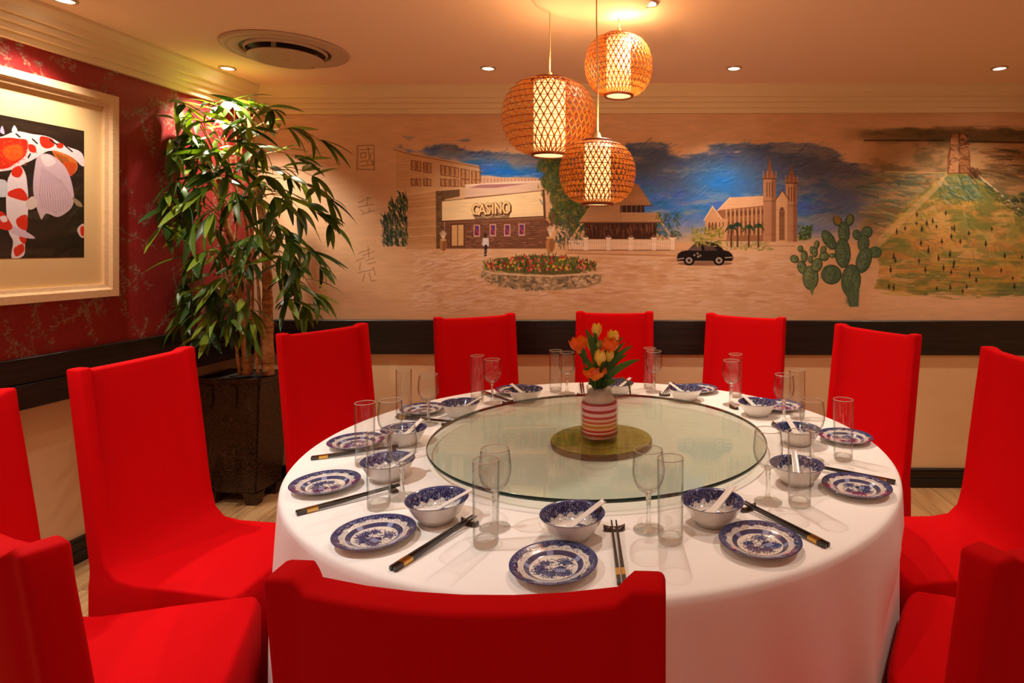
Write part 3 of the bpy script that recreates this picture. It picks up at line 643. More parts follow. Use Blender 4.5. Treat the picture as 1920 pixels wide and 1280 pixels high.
# baseboards
def baseb(name, A, B, mA, mB, p0):
    r = tag(empty(name), kind='structure')
    board('board', A, B, mA, mB, p0, p0+.016, 0, .052, r, M['dark_wood']); board('board', A, B, mA, mB, p0, p0+.016, .054, .098, r, M['dark_wood'])
    board('cap_bead', A, B, mA, mB, p0, p0+.022, .098, .110, r, M['dark_wood'], .004)
baseb('baseboard_back', Vector((-2.40, wallY(-2.40), 0)), BE, BN, BN, .015)
baseb('baseboard_left', LW(LY0), LW(CORN_Y-.02), LN, LN, REC)

# ------------------------------------------------------------------ framed koi photograph
def paint_koi():
    # photo frame spans Y 1.74..2.542, z 1.322..1.845 ; drawn in picture-pixel coordinates
    A0, A1, ZB_, ZT_ = 1.74, 2.542, 1.322, 1.845; ppm = 1150
    W, H = int((A1-A0)*ppm), int((ZT_-ZB_)*ppm)
    def T(x, y):
        k = (x-PX)/F; Y = LX0/(k-LS); z = CAMZ+(PY-y)/F*Y
        return (Y-A0)*ppm, (ZT_-z)*ppm
    cv = Cv(W, H, (38, 28, 22), T); cv.k = 2.2; _poly = cv.poly
    def sp_(P, col, al=1., soft=1.4):
        out = []; m_ = len(P)
        for i in range(m_):
            a_, b_, c_, d_ = P[i-1], P[i], P[(i+1) % m_], P[(i+2) % m_]
            for t in (0, .25, .5, .75): out.append(tuple(.5*(2*b_[k]+(c_[k]-a_[k])*t+(2*a_[k]-5*b_[k]+4*c_[k]-d_[k])*t*t+(3*b_[k]-a_[k]-3*c_[k]+d_[k])*t**3) for k in (0, 1)))
        _poly(out, col, al, soft)
    cv.poly = sp_
    n = vnoise(H, W, 60, 4, 2, 2, .6); cv.field(sst(n, .45, .7)*.5, (62, 48, 32)); cv.field(sst(n, .6, .8)*.4, (24, 22, 18))
    def q(L): return [(x/2.285, 120+y/2.285) for x, y in L]
    wh, rd, og, lil = (222, 206, 208), (206, 44, 26), (216, 96, 30), (196, 168, 176)
    # upper koi heading left with patches
    cv.poly(q([(-70, 330), (0, 310), (60, 288), (130, 300), (200, 312), (270, 350), (330, 372), (350, 400), (348, 440), (300, 400), (250, 384), (200, 372), (150, 400), (90, 430), (30, 455), (-70, 450)]), wh)
    cv.poly(q([(40, 288), (52, 262), (66, 290)]), (200, 190, 205)); cv.poly(q([(-10, 290), (0, 264), (10, 300)]), (180, 172, 200))
    cv.poly(q([(-70, 335), (10, 316), (70, 320), (108, 330), (100, 390), (50, 430), (10, 448), (-70, 440)]), rd)
    cv.poly(q([(20, 350), (80, 350), (88, 395), (40, 415), (0, 380)]), og, .8, 6); cv.dabs(160, lambda r: r.uniform(-30, 48), lambda r: r.uniform(264, 312), 3, 1.2, 0, [(230, 120, 40), (190, 30, 20), (240, 150, 70)], .6, 1.5, 3)
    cv.poly(q([(112, 345), (140, 350), (145, 378), (118, 374)]), rd)
    cv.poly(q([(165, 310), (215, 322), (222, 350), (190, 362), (165, 345)]), rd); cv.poly(q([(235, 340), (262, 342), (258, 360), (236, 358)]), rd)
    for a in ([(60, 300), (75, 312)], [(130, 322), (150, 340)], [(205, 325), (235, 345)], [(120, 385), (112, 400)], [(270, 350), (300, 375)]):
        cv.pl(q(a), 3, (40, 24, 26))
    # orange tail fins
    cv.poly(q([(215, 372), (250, 378), (300, 400), (322, 425), (320, 455), (290, 480), (262, 450), (235, 410)]), (196, 104, 40))
    for k in range(6): cv.pl(q([(225+k*10, 380+k*4), (262+k*9, 430+k*6)]), 1.3, (60, 30, 16), .8)
    cv.poly(q([(262, 420), (318, 430), (300, 478), (276, 470)]), (190, 72, 24))
    # big pale fish tail
    cv.poly(q([(150, 400), (180, 384), (215, 392), (262, 430), (290, 480), (308, 560), (300, 610), (270, 640), (235, 655), (190, 640), (170, 665), (160, 650), (140, 590), (132, 520), (140, 440)]), lil)
    cv.poly(q([(165, 395), (200, 390), (230, 420), (190, 440)]), (226, 206, 204), .8, 5)
    for k in range(13): cv.pl(q([(170+k*7, 440+k*5), (160+k*11, 560), (172+k*10, 640-abs(k-6)*4)]), 1, (146, 112, 124), .7)
    # vertical koi
    cv.poly(q([(50, 445), (78, 436), (100, 470), (108, 520), (112, 580), (110, 640), (104, 700), (98, 760), (92, 820), (40, 830), (46, 760), (28, 720), (18, 640), (16, 560), (22, 500)]), wh)
    cv.poly(q([(44, 450), (74, 436), (88, 462), (70, 486), (42, 476)]), rd); cv.poly(q([(30, 545), (80, 532), (110, 570), (98, 586), (44, 572), (24, 562)]), rd); cv.poly(q([(62, 662), (104, 646), (108, 700), (96, 712), (66, 694)]), rd); cv.poly(q([(74, 738), (102, 742), (98, 770), (80, 760)]), rd); cv.poly(q([(50, 790), (86, 770), (94, 800), (60, 824)]), rd)
    cv.poly(q([(100, 600), (128, 566), (150, 590), (146, 612), (118, 624)]), (206, 186, 176)); cv.poly(q([(30, 690), (100, 716), (142, 746), (90, 742), (28, 716)]), (204, 180, 196)); cv.poly(q([(-40, 500), (16, 500), (20, 560), (0, 570), (-40, 560)]), (196, 196, 200))
    cv.poly(q([(-40, 640), (0, 632), (30, 670), (44, 700), (20, 712), (-40, 690)]), rd); cv.poly(q([(-10, 655), (14, 650), (22, 672), (0, 676)]), wh)
    cv.poly(q([(322, 706), (350, 684), (352, 740), (334, 738)]), (214, 190, 180)); cv.poly(q([(336, 700), (350, 696), (350, 735), (338, 730)]), rd)
    cv.poly(q([(300, 570), (335, 590), (344, 612), (318, 604)]), (150, 128, 100))
    rk = random.Random(8)
    for i in range(900):
        X_, Y_ = rk.uniform(0, cv.w), rk.uniform(0, cv.h); c_ = cv.a[int(Y_), int(X_)]
        if c_.max() < 90: continue
        j = rk.uniform(-26, 16); T_ = cv.T; cv.T = lambda x, y: (x, y); l_ = rk.uniform(3, 9); an = rk.uniform(0, 3.1)
        cv.line((X_, Y_), (X_+l_*math.cos(an), Y_+l_*math.sin(an)), 1.4, tuple(np.clip(c_+j, 0, 255)), .6); cv.T = T_
    # a further koi on the side outside the picture's view
    for x0 in (-120,):
        cv.poly(q([(x0-60, 560), (x0, 540), (x0+40, 600), (x0+20, 700), (x0-50, 740), (x0-80, 660)]), wh); cv.poly(q([(x0-50, 580), (x0, 570), (x0+10, 640), (x0-40, 650)]), rd)
    return cv.a
M['koi'] = image_mat('koi_photo_print', paint_koi(), .25, coat=.5)
M['frame'] = mat('pale_oak_frame', (222, 184, 138), .5); noise_col(M['frame'], (214, 174, 126), (228, 192, 146), (40, 3, 160), 5)
M['mat_board'] = mat('cream_mat_board', (224, 190, 132), .7)
fr = tag(empty('framed_picture', LW(2.115, .0)+Vector((0, 0, 1.585)), math.atan2(LD.y, LD.x)), 'pale wooden frame with wide cream mat and koi carp photograph on red wallpaper', 'picture')
# local: x along the wall (away), y = -inward ... inward normal is local -y
fw, fh = (2.673-1.557)/2/LD.y, .432
def frame_piece(name, m, hw, hh, d0, d1, wdt, lip):
    bm = bmesh.new()
    lo_ = [(-hw, -hh), (hw, -hh), (hw, hh), (-hw, hh)]
    lev = [(0, 0), (0, d1), (wdt*.55, d1), (wdt*.72, d1-.010), (wdt, d1-.014), (wdt, d0)]
    rings = []
    for ins, dep in lev: rings.append([bm.verts.new((sx*(hw-ins), -dep, sy*(hh-ins))) for sx, sy in ((-1, -1), (1, -1), (1, 1), (-1, 1))])
    for a, b in zip(rings, rings[1:]):
        for i in range(4): bm.faces.new((a[i], a[(i+1) % 4], b[(i+1) % 4], b[i]))
    return obj(name, bm, m, fr, smooth=False)
frame_piece('frame', M['frame'], fw, fh, .003, .036, .054, 0)
obj('mat_board', box((0, -.0065, 0), (2*fw-.09, .004, 2*fh-.09)), M['mat_board'], fr, smooth=False)
bm = bmesh.new(); uvl = bm.loops.layers.uv.new('UVMap')
yc = 2.115
xa, xb = (1.74-yc)/LD.y, (2.542-yc)/LD.y
vs = [bm.verts.new(p) for p in ((xa, -.0092, 1.322-1.585), (xb, -.0092, 1.322-1.585), (xb, -.0092, 1.845-1.585), (xa, -.0092, 1.845-1.585))]
f = bm.faces.new(vs)
for l, u in zip(f.loops, ((0, 0), (1, 0), (1, 1), (0, 1))): l[uvl].uv = u
r_ = bmesh.ops.extrude_face_region(bm, geom=[f]); 
for v in [g for g in r_['geom'] if isinstance(g, bmesh.types.BMVert)]: v.co.y += .0008
ph = obj('photograph', bm, M['koi'], fr, smooth=False); tag(ph, 'photograph of red, white and orange koi in dark water')
# ------------------------------------------------------------------ ceiling fittings
vent = tag(empty('air_vent', (-1.553, 2.845, CEIL)), 'large round ceiling air diffuser above the bamboo plant', 'vent')
o = obj('flange', lathe([(.262, 0), (.268, -.004), (.262, -.010), (.240, -.013), (.236, -.010), (.232, -.013), (.205, -.016), (.19, -.010), (.188, -.0005)], 56), M['white_metal'], vent); sharp(o, 50)
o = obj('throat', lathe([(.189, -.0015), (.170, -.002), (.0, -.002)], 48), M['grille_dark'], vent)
o = obj('throat_ring', lathe([(.174, -.004), (.17, -.018), (.166, -.018), (.166, -.004)], 48), M['white_metal'], vent)
o = obj('centre_plate', lathe([(0, -.034), (.146, -.034), (.156, -.037), (.160, -.042), (.156, -.046), (.14, -.047), (0, -.047)], 48), M['white_metal'], vent); sharp(o, 50)
for k in range(3):
    a = k*2.09+.6; obj('bracket', box((.12*math.cos(a), .12*math.sin(a), -.019), (.02, .008, .034)), M['white_metal'], vent, smooth=False)
for k in (-1, 0, 1): obj('screw', lathe([(0, -.0484), (.0022, -.0482), (.0024, -.047)], 8), M['grille_dark'], vent, loc=(k*.009, 0, 0))
obj('screw', lathe([(0, -.0486), (.004, -.0482), (.0045, -.047)], 10), M['grille_dark'], vent, loc=(.06, .12, 0))
def make_downlight(x, y, label):
    r = tag(empty('downlight', (x, y, CEIL)), label, 'ceiling light', 'recessed downlights')
    obj('trim_ring', lathe([(.040, 0), (.041, -.003), (.037, -.007), (.031, -.008), (.029, -.004), (.029, -.0005)], 28), M['chrome'], r)
    obj('lens', lathe([(.029, -.003), (.0, -.0035)], 24), M['lens'], r)
names = ['small round downlight in the corner beside the air diffuser', 'small round downlight left of the bamboo pendants, near the mural', 'small round downlight right of the bamboo pendants, above the church painting',
         'small round downlight above the painted rocky hill', 'small round downlight above the koi picture', 'glaring downlight beside the white ceiling rose']
for (lx, ly, e, col, cone, seen), nm in zip(LAMPS, names): make_downlight(lx, ly, nm)
rose = obj('ceiling_rose', lathe([(0, -.001), (0, -.026), (.10, -.025), (.17, -.019), (.205, -.012), (.222, -.004), (.224, -.0005)], 56), M['ceiling'], loc=(-.11, 2.26, CEIL)); sharp(rose, 60)
tag(rose, 'white round ceiling rose carrying the pendant cords', 'ceiling rose')

# ------------------------------------------------------------------ woven bamboo pendants
def lantern(px, py, Y, wpx, hpx, rimpx, cord_top, label, seed, yspan=None):
    c = at(px, py, Y); Rm = wpx/F*Y/2; Hh = hpx/F*Y; r0 = rimpx/F*Y/2
    root = tag(empty('pendant_lamp', c), label, 'pendant lamp', 'bamboo pendant lamps')
    def rad(t): return r0+(Rm-r0)*max(0, 1-abs(2*t-1)**2.05)**.54
    n = 42; seg = 26; bm = bmesh.new(); rr = random.Random(seed)
    pitch = 2*math.pi/n; tw = 12*pitch/2
    def strand(th0, k, wd, off):
        prev = None
        for i in range(seg+1):
            t = i/seg; th = th0+k*t; rd = rad(t)+off+.0012*math.sin(i*2.4+th0*3); z = (t-.5)*Hh
            ce, se = math.cos(th), math.sin(th); w2 = wd/2/max(rd, .02)
            a = bm.verts.new((rd*math.cos(th-w2), rd*math.sin(th-w2), z)); b = bm.verts.new((rd*math.cos(th+w2), rd*math.sin(th+w2), z))
            if prev: bm.faces.new((prev[0], prev[1], b, a))
            prev = (a, b)
    for i in range(n):
        th = i*pitch; strand(th, tw, .0140*Rm+.0032, 0); strand(th, -tw, .0140*Rm+.0032, .0022)
    for j in range(1, 12):
        t = j/12; rd = rad(t)+.0035; z = (t-.5)*Hh; m_ = 64
        for off in (0,):
            v = [[bm.verts.new(((rd+off)*math.cos(2*math.pi*i/m_), (rd+off)*math.sin(2*math.pi*i/m_), z+dz)) for i in range(m_)] for dz in (-.0012, .0012)]
            for i in range(m_): bm.faces.new((v[0][i], v[0][(i+1) % m_], v[1][(i+1) % m_], v[1][i])).material_index = 1
    sh = obj('woven_shade', bm, [M['bamboo'], M['bamboo_hoop']], root, smooth=False); sh['kind'] = 'stuff'
    for s_ in (-1, 1):
        z = s_*Hh/2; obj('rim_ring', lathe([(r0-.003, z-.005), (r0+.004, z-.006), (r0+.006, z), (r0+.004, z+.006), (r0-.003, z+.005), (r0-.003, z-.005)], 40), M['bamboo_dark'], root)
    ri = r0-.005
    obj('paper_core', lathe([(0, -Hh/2-.001), (ri, -Hh/2-.001), (ri, Hh/2-.010), (ri*.5, Hh/2-.010)], 40), M['core'], root)
    zt = CEIL-c.z; top = Vector(cord_top)
    obj('lamp_holder', lathe([(0, Hh/2-.03), (.013, Hh/2-.03), (.014, Hh/2+.012), (.008, Hh/2+.03), (.003, Hh/2+.036), (0, Hh/2+.036)], 16), M['cord'], root)
    zc = CEIL-.022-c.z
    bl = bpy.data.lights.new('bulb', 'POINT'); bl.energy = 3.8; bl.color = (1, .62, .32); bl.shadow_soft_size = .03
    bo_ = bpy.data.objects.new('bulb', bl); C.objects.link(bo_); bo_.parent = root; bo_.location = (.03, 0, Hh/2+.004)
    obj('cord', tube([(0, 0, Hh/2+.03), (.002, 0, Hh/2+.03+(zc-Hh/2)*.35), (top.x-c.x, 0, Hh/2+.03+(zc-Hh/2)*.7), (top.x-c.x, 0, zc)], .0026, 7), M['cord'], root)
    return root
lantern(1030.5, 221, 2.34, 176, 139, 64, ((1031-PX)/F*2.34, 2.34, 0), 'largest bamboo pendant lamp, wide and flattened, on the left', 1)
lantern(1160, 124, 2.40, 125, 110, 50, ((1159-PX)/F*2.40, 2.40, 0), 'smaller round bamboo pendant lamp hanging highest on the right', 2)
lantern(1120.5, 324, 2.12, 141, 116, 54, ((1118.5-PX)/F*2.12, 2.12, 0), 'smaller round bamboo pendant lamp hanging lowest', 3)

# ------------------------------------------------------------------ chairs in stretch covers
def chair_meshes(depth):
    hw = .207; us = [-1, -.90, -.84, -.80, -.76, -.5, -.25, 0, .25, .5, .76, .80, .84, .90, 1]
    ztop = CAMZ-.338
    fr_ = [(.046, ztop), (.051, ztop-.05), (.061, .90), (.074, .80), (.087, .70), (.099, .60), (.110, .53), (.124, .475), (.155, .442), (.21, .430), (.29, .426), (.38, .424), (depth-.012, .414), (depth, .392), (depth, .25), (depth+.002, .008)]
    rzs = [ztop, ztop-.05, .90, .80, .70, .60, .53, .475, .45, .42, .39, .34, .28, .22, .12, .008]
    def rx(z): return .072*(1-min(1, max(0, (z-.47)/(ztop-.47))))
    bm = bmesh.new(); FG = []; RG = []
    for u in us:
        m_ = max(0, min(1, (abs(u)-.76)/.08)); m_ = m_*m_*(3-2*m_); fc = []; rc = []
        bow = -.024*(1-(u/.95)**2)
        for i, (x, z) in enumerate(fr_):
            y = u*hw; f_ = max(0, min(1, (z-.5)/.3)) if i < 9 else 0
            xx_ = x+(1-m_)*(bow-.005)*f_
            zz = z
            if i == 0: zz -= (1-m_)*(.007+.008*(1-u*u))
            if i >= 8: y = u*(hw+.006*min(1, (x-.15)/.25))
            if 8 <= i <= 12: zz += .008*(1-u*u)
            if i >= 11: xx_ -= .018*abs(u)**6
            fc.append(bm.verts.new((xx_, y, zz)))
        for i, z in enumerate(rzs):
            f_ = max(0, min(1, (z-.35)/.4)); zz = z
            if i == 0: zz -= (1-m_)*(.007+.008*(1-u*u))
            rc.append(bm.verts.new((rx(z)+(1-m_)*bow*f_, u*(hw+(.004 if z < .45 else 0)), zz)))
        FG.append(fc); RG.append(rc)
    n = len(fr_)
    for a, b in ((FG, 1), (RG, -1)):
        for p, q in zip(a, a[1:]):
            for i in range(n-1): bm.faces.new((p[i], p[i+1], q[i+1], q[i]))
    for k in range(len(us)-1): bm.faces.new((FG[k][0], FG[k+1][0], RG[k+1][0], RG[k][0]))
    for k in (0, len(us)-1):
        for i in range(n-1): bm.faces.new((FG[k][i], FG[k][i+1], RG[k][i+1], RG[k][i]))
    bmesh.ops.recalc_face_normals(bm, faces=bm.faces[:])
    es = [e for e in bm.edges if len(e.link_faces) == 2 and e.calc_face_angle(0) > R(48)]
    bmesh.ops.bevel(bm, geom=es, offset=.008, segments=3, affect='EDGES', profile=.5, clamp_overlap=True)
    bmesh.ops.recalc_face_normals(bm, faces=bm.faces[:])
    bm.normal_update()
    out = {'backrest': [], 'seat': [], 'skirt': []}
    for f in bm.faces:
        c = f.calc_center_median()
        if c.z > .47 or (c.z > .45 and c.x < .14): k = 'backrest'
        elif c.z > .40 and c.x > .1 and f.normal.z > .3: k = 'seat'
        else: k = 'skirt'
        out[k].append(f)
    res = {}
    for k, fs in out.items():
        idx = {}; vs_ = []; ns = []; ff = []
        for f in fs:
            row = []
            for v in f.verts:
                if v.index not in idx: idx[v.index] = len(vs_); vs_.append(v.co[:]); ns.append(v.normal[:])
                row.append(idx[v.index])
            ff.append(row)
        me = bpy.data.meshes.new(k); me.from_pydata(vs_, [], ff); me.materials.append(M['red']); me.shade_smooth()
        me.normals_split_custom_set_from_vertices(ns); res[k] = me
    bm.free(); return res
CM = {.47: chair_meshes(.47), .53: chair_meshes(.53), .58: chair_meshes(.58)}
CH = [  # clock, rel x, rel y, facing trim (deg), depth, label
    (6, (-.083, -1.373), 0, .47, 'red covered chair nearest the camera, its back turned to us'),
    (7, (-.756, -1.205), 0, .47, 'red covered chair at lower left, back turned to us, seat hidden'),
    (8, (-1.368, -.70), -7.5, .58, 'red covered chair at the left edge with brightly lit seat, back cropped by the frame'),
    (9, (-1.455, -.070), -8, .53, 'red covered chair with full back and seat in view, in front of the left wall'),
    (10, (-1.198, .624), 0, .47, 'red covered chair standing in front of the black planter'),
    (11, (-.67, 1.137), 0, .47, 'red covered chair with wrinkled top below the painted casino'),
    (12, (.045, 1.323), 0, .47, 'red covered chair directly behind the tulips'),
    (1, (.718, 1.137), 0, .47, 'red covered chair below the painted black car and church'),
    (2, (1.17, .604), 0, .47, 'red covered chair below the painted cacti'),
    (3, (1.357, -.070), 0, .47, 'red covered chair cropped by the right edge, its tall back below the painted hill'),
    (4, (1.165, -.70), 0, .47, 'red covered chair at right of which only the seat shows'),
    (5, (.667, -1.231), 0, .47, 'red covered chair at lower right, back turned to us')]
SEATF = []
for ck, (rx_, ry_), tr, dep, lab in CH:
    a = math.atan2(-ry_, -rx_); rd = math.hypot(rx_, ry_)
    r = tag(empty('banquet_chair', (TC.x+rx_, TC.y+ry_, 0), a+R(tr)), lab, 'chair', 'red covered chairs around the table')
    for k, me in CM[dep].items():
        o = bpy.data.objects.new(k, me); C.objects.link(o); o.parent = r
    SEATF.append((math.atan2(ry_, rx_), rd-dep-(.035 if tr else .014)))

# ------------------------------------------------------------------ table and cloth
RT = .9
tb = tag(empty('round_table', (TC.x, TC.y, 0)), 'large round dining table hidden under the white cloth', 'table')
obj('tabletop', lathe([(0, TAB-.03), (RT-.012, TAB-.03), (RT-.008, TAB-.006), (0, TAB-.006)], 64), M['dark_wood'], tb)
for k in range(4):
    a = R(45+90*k); obj('leg', tube([(.5*math.cos(a), .5*math.sin(a), .0), (.5*math.cos(a), .5*math.sin(a), TAB-.03)], .025, 10), M['dark_wood'], tb)
bm = bmesh.new(); n = 288
def skirt_r(a, z):
    t = (TAB-z)/TAB
    if t <= 0: return RT
    r_ = RT+.030*t**.8
    fold = (.010*math.sin(9*a+1.3)+.009*math.sin(17*a+.4)+.006*math.sin(31*a+2.1))*min(1, t*2.2)
    r_ += fold
    for sa, sr in SEATF:
        d = abs((a-sa+math.pi) % (2*math.pi)-math.pi)*.9
        w_ = 1-max(0, min(1, (d-.215)/.10)); w_ = w_*w_*(3-2*w_)
        zf = max(0, min(1, (TAB-.10-z)/.16)); lim = sr/max(.9, math.cos(min(.3, d/.9)))
        if r_ > lim: r_ = r_+(lim-r_)*w_*zf
    return r_
rings = [[bm.verts.new((TC.x, TC.y, TAB))]]
lev = [(.25, TAB), (.5, TAB), (.7, TAB), (.82, TAB), (RT-.014, TAB), (RT-.005, TAB-.0022), (RT, TAB-.008)]
for r_, z in lev: rings.append([bm.verts.new((TC.x+r_*math.cos(2*math.pi*i/n), TC.y+r_*math.sin(2*math.pi*i/n), z)) for i in range(n)])
for z in [TAB-.02, TAB-.04, TAB-.07, .63, .59, .55, .50, .45, .38, .30, .2, .1, .012]:
    rings.append([bm.verts.new((TC.x+skirt_r(2*math.pi*i/n, z)*math.cos(2*math.pi*i/n), TC.y+skirt_r(2*math.pi*i/n, z)*math.sin(2*math.pi*i/n), z)) for i in range(n)])
for i in range(n): bm.faces.new((rings[0][0], rings[1][i], rings[1][(i+1) % n]))
for a, b in zip(rings[1:], rings[2:]):
    for i in range(n): bm.faces.new((a[i], b[i], b[(i+1) % n], a[(i+1) % n]))
o = obj('tablecloth', bm, M['cloth']); tag(o, 'white tablecloth draped to the floor over the round table', 'tablecloth')

# lazy susan
SC = (TC.x+.006, TC.y-.005)
ls = tag(empty('lazy_susan', (SC[0], SC[1], TAB)), 'large round green-tinted glass turntable in the middle of the table', 'turntable')
b = obj('base_disc', lathe([(0, .0005), (.150, .0005), (.160, .004), (.162, .016), (.160, .020), (.156, .021), (0, .021)], 64), [M['olive'], M['olive_edge']], ls); sharp(b, 40)
b.location = (.010, -.02, 0)
for p in b.data.polygons: p.material_index = 0 if p.normal.z > .9 else 1
RS = .531
g = bmesh.new(); add_lathe(g, [(0, .0225), (RS-.002, .0225)], 96); add_lathe(g, [(0, .0325), (RS-.002, .0325)], 96)
obj('glass_top', g, M['susan'], ls)
obj('glass_rim', lathe([(RS-.002, .0226), (RS, .0245), (RS, .0305), (RS-.002, .0324)], 128), M['susan_edge'], ls)
GT = TAB+.033

# ------------------------------------------------------------------ crockery patterns
def paint_willow(bowl=False):
    n = 560; cv = Cv(n, n, (228, 220, 208)); c = n/2
    Y, X = np.mgrid[0:n, 0:n]+.5; X = (X-c)/c; Y = (Y-c)/c; r = np.sqrt(X*X+Y*Y); a = np.arctan2(Y, X)
    blue = np.array((26, 36, 84), np.float32); mid = np.array((58, 72, 124), np.float32); lt = np.array((140, 148, 178), np.float32)
    ns = vnoise(n, n, 18, 3, 3); n2 = vnoise(n, n, 8, 2, 6)
    ro0, ro1 = (.70, 1.0) if not bowl else (.62, 1.0); ri0, ri1 = (.545, .665) if not bowl else (.42, .53)
    nA = vnoise(n, n, 15, 2, 31); nB = vnoise(n, n, 11, 2, 33); nC = vnoise(n, n, 30, 2, 35)
    ridge = 1-sst(np.abs(nA-.5), .02, .07); ridge2 = 1-sst(np.abs(nB-.5), .015, .06)
    d_ = (ro1-ro0)
    wig = ro0+d_*(.34+.07*np.cos(a*14)+.16*(nC-.5))
    cv.field(sst(r, ro0, ro0+.012)*(1-sst(r, wig, wig+.02))*ridge2*.85, mid)
    g_ = sst(r, wig, wig+.015); cv.field(g_, blue); cv.field(g_*(1-sst(r, .92, .94))*ridge*.8, (196, 198, 208)); cv.field(g_*sst(nC, .55, .7)*(1-ridge)*.5, mid)
    cv.field(sst(r, .925, .935), mid); cv.field(sst(r, .925, .935)*sst(np.sin(a*90)*np.sin((r-.93)*160), .1, .5)*.6, blue); cv.field(sst(r, .975, .985), blue)
    # inner lattice ring
    ring = sst(r, ri0, ri0+.01)*(1-sst(r, ri1, ri1+.01)); cv.field(ring, blue)
    cv.field(ring*sst(np.sin(a*70)*np.sin(r*170), .25, .6)*.8, lt)
    q = sst(np.abs(np.sin(a*2.5)), .93, .97)*ring; cv.field(q, (140, 150, 190))
    # landscape
    rr = random.Random(12); cv.k = 1
    def P(x, y): return (c0+x*c, c0+y*c)
    B = [tuple(blue), tuple(mid), (40, 52, 104)]; L0 = ri0-.02; c0 = c; c = c*L0/.44
    def dot(x, y, rx, ry, col, al=1, ro=0):
        if math.hypot(x, y) < .44: cv.ell(c0+x*c, c0+y*c, rx*c, ry*c, col, al, ro, 10)
    for (x, y, s_, k) in ((-.18, -.14, .10, 60), (.20, -.20, .13, 90), (.14, .12, .15, 110), (-.22, .16, .12, 80), (.26, .20, .10, 60), (-.02, .26, .12, 70), (-.26, -.02, .08, 40)):
        for i in range(int(k*3.2)): dot(x+rr.gauss(0, s_*.7), y+rr.gauss(0, s_*.5), rr.uniform(.008, .024), rr.uniform(.006, .014), rr.choice(B), .9, rr.random()*3)
    # pavilion, bridge, boat, birds
    cv.poly([P(.02, .02), P(.14, -.07), P(.28, .02)], B[0]); cv.poly([P(.05, .04), P(.25, .04), P(.25, .16), P(.05, .16)], (150, 160, 196)); 
    for i in range(5): cv.line(P(.06+i*.045, .04), P(.06+i*.045, .16), 3, B[0])
    cv.pl([P(-.30, .24), P(-.22, .18), P(-.12, .18), P(-.04, .24)], 5, B[0]); cv.pl([P(-.28, .27), P(-.06, .27)], 3, B[1])
    cv.poly([P(-.26, .05), P(-.08, .05), P(-.12, .09), P(-.22, .09)], B[0]); cv.line(P(-.17, .05), P(-.17, -.02), 4, B[1])
    for sx in (-1, 1): cv.pl([P(-.02+.0*sx, -.26), P(-.02+.07*sx, -.32), P(-.02+.10*sx, -.27)], 5, B[0])
    cv.pl([P(.04, -.30), P(.12, -.36), P(.16, -.31)], 5, B[0]); cv.pl([P(.02, .34), P(.06, .2), P(.0, .1)], 5, B[0])
    return cv.a
M['plate_print'] = image_mat('blue_willow_plate_glaze', paint_willow(), .16, coat=.7)
M['bowl_print'] = image_mat('blue_willow_bowl_glaze', paint_willow(True), .16, coat=.7)
def print_uv(o, rad, polar=None):
    me = o.data; uv = me.uv_layers.new(name='UVMap')
    for l in me.loops:
        v = me.vertices[l.vertex_index].co; uv.data[l.index].uv = (.5+v.x/rad/2, .5+v.y/rad/2)
def make_plate():
    r = empty('side_plate'); R0 = .0855
    b = obj('plate_body', lathe([(0, .005), (.046, .005), (.051, .0065), (.056, .010), (.066, .0125), (.082, .0168), (R0, .0180), (R0+.0008, .0172), (R0-.002, .0155), (.062, .009), (.050, .003), (.047, .0005), (.043, .0005), (.042, .003), (0, .003)], 56), [M['plate_print'], M['ceramic']], r)
    print_uv(b, R0+.001)
    for p in b.data.polygons: p.material_index = 0 if p.normal.z > .15 and p.center.z > .0045 else 1
    return r
def make_bowl():
    r = empty('rice_bowl'); R0 = .0705
    b = obj('bowl_body', lathe([(0, .009), (.030, .009), (.042, .013), (.052, .023), (.060, .036), (.067, .0475), (R0, .0515), (R0+.001, .0505), (.0685, .0465), (.062, .034), (.053, .019), (.045, .009), (.040, .0065), (.039, .001), (.035, .001), (.034, .005), (0, .005)], 56), [M['bowl_print'], M['ceramic']], r)
    print_uv(b, R0+.001)
    return r
def finish_bowl(r):
    b = kids(r)[0]
    for p in b.data.polygons:
        rad_dir = Vector((p.center.x, p.center.y, 0))
        inside = p.normal.z > .1 and (p.normal.dot(rad_dir) < 0 or rad_dir.length < .043) and p.center.z > .0085
        p.material_index = 0 if inside or (p.normal.z > .5 and p.center.z > .008) else 1
def make_spoon():
    """chinese soup spoon lying in the bowl: origin = bowl centre on the table, handle to +x"""
    r = empty('soup_spoon'); bm = bmesh.new()
    n = 18; rows = []
    for i in range(n+1):
        t = i/n; x = -.052+.130*t
        if t < .42: q = t/.42; wd = .020*math.sin(math.pi*min(1, .12+q*.80))**.7; dz = .011*math.sin(math.pi*min(1, .1+q*.85))
        else: q = (t-.42)/.58; wd = .0095-.001*q; dz = .0035
        zc = .018+max(0, x+.01)*.50
        if t < .42: zc = .019+.0*q+max(0, x+.01)*.5
        rows.append([bm.verts.new((x, wd*s_, zc-dz*(1-s_*s_)+.003)) for s_ in (-1, -.6, 0, .6, 1)]+[bm.verts.new((x, wd*s_*.97, zc-dz*(1-s_*s_)+.0005)) for s_ in (1, .6, 0, -.6, -1)])
    for a, b in zip(rows, rows[1:]):
        for k in range(10): bm.faces.new((a[k], a[(k+1) % 10], b[(k+1) % 10], b[k]))
    bm.faces.new(rows[0]); bm.faces.new(rows[-1][::-1])
    obj('spoon_body', bm, M['ceramic'], r); return r
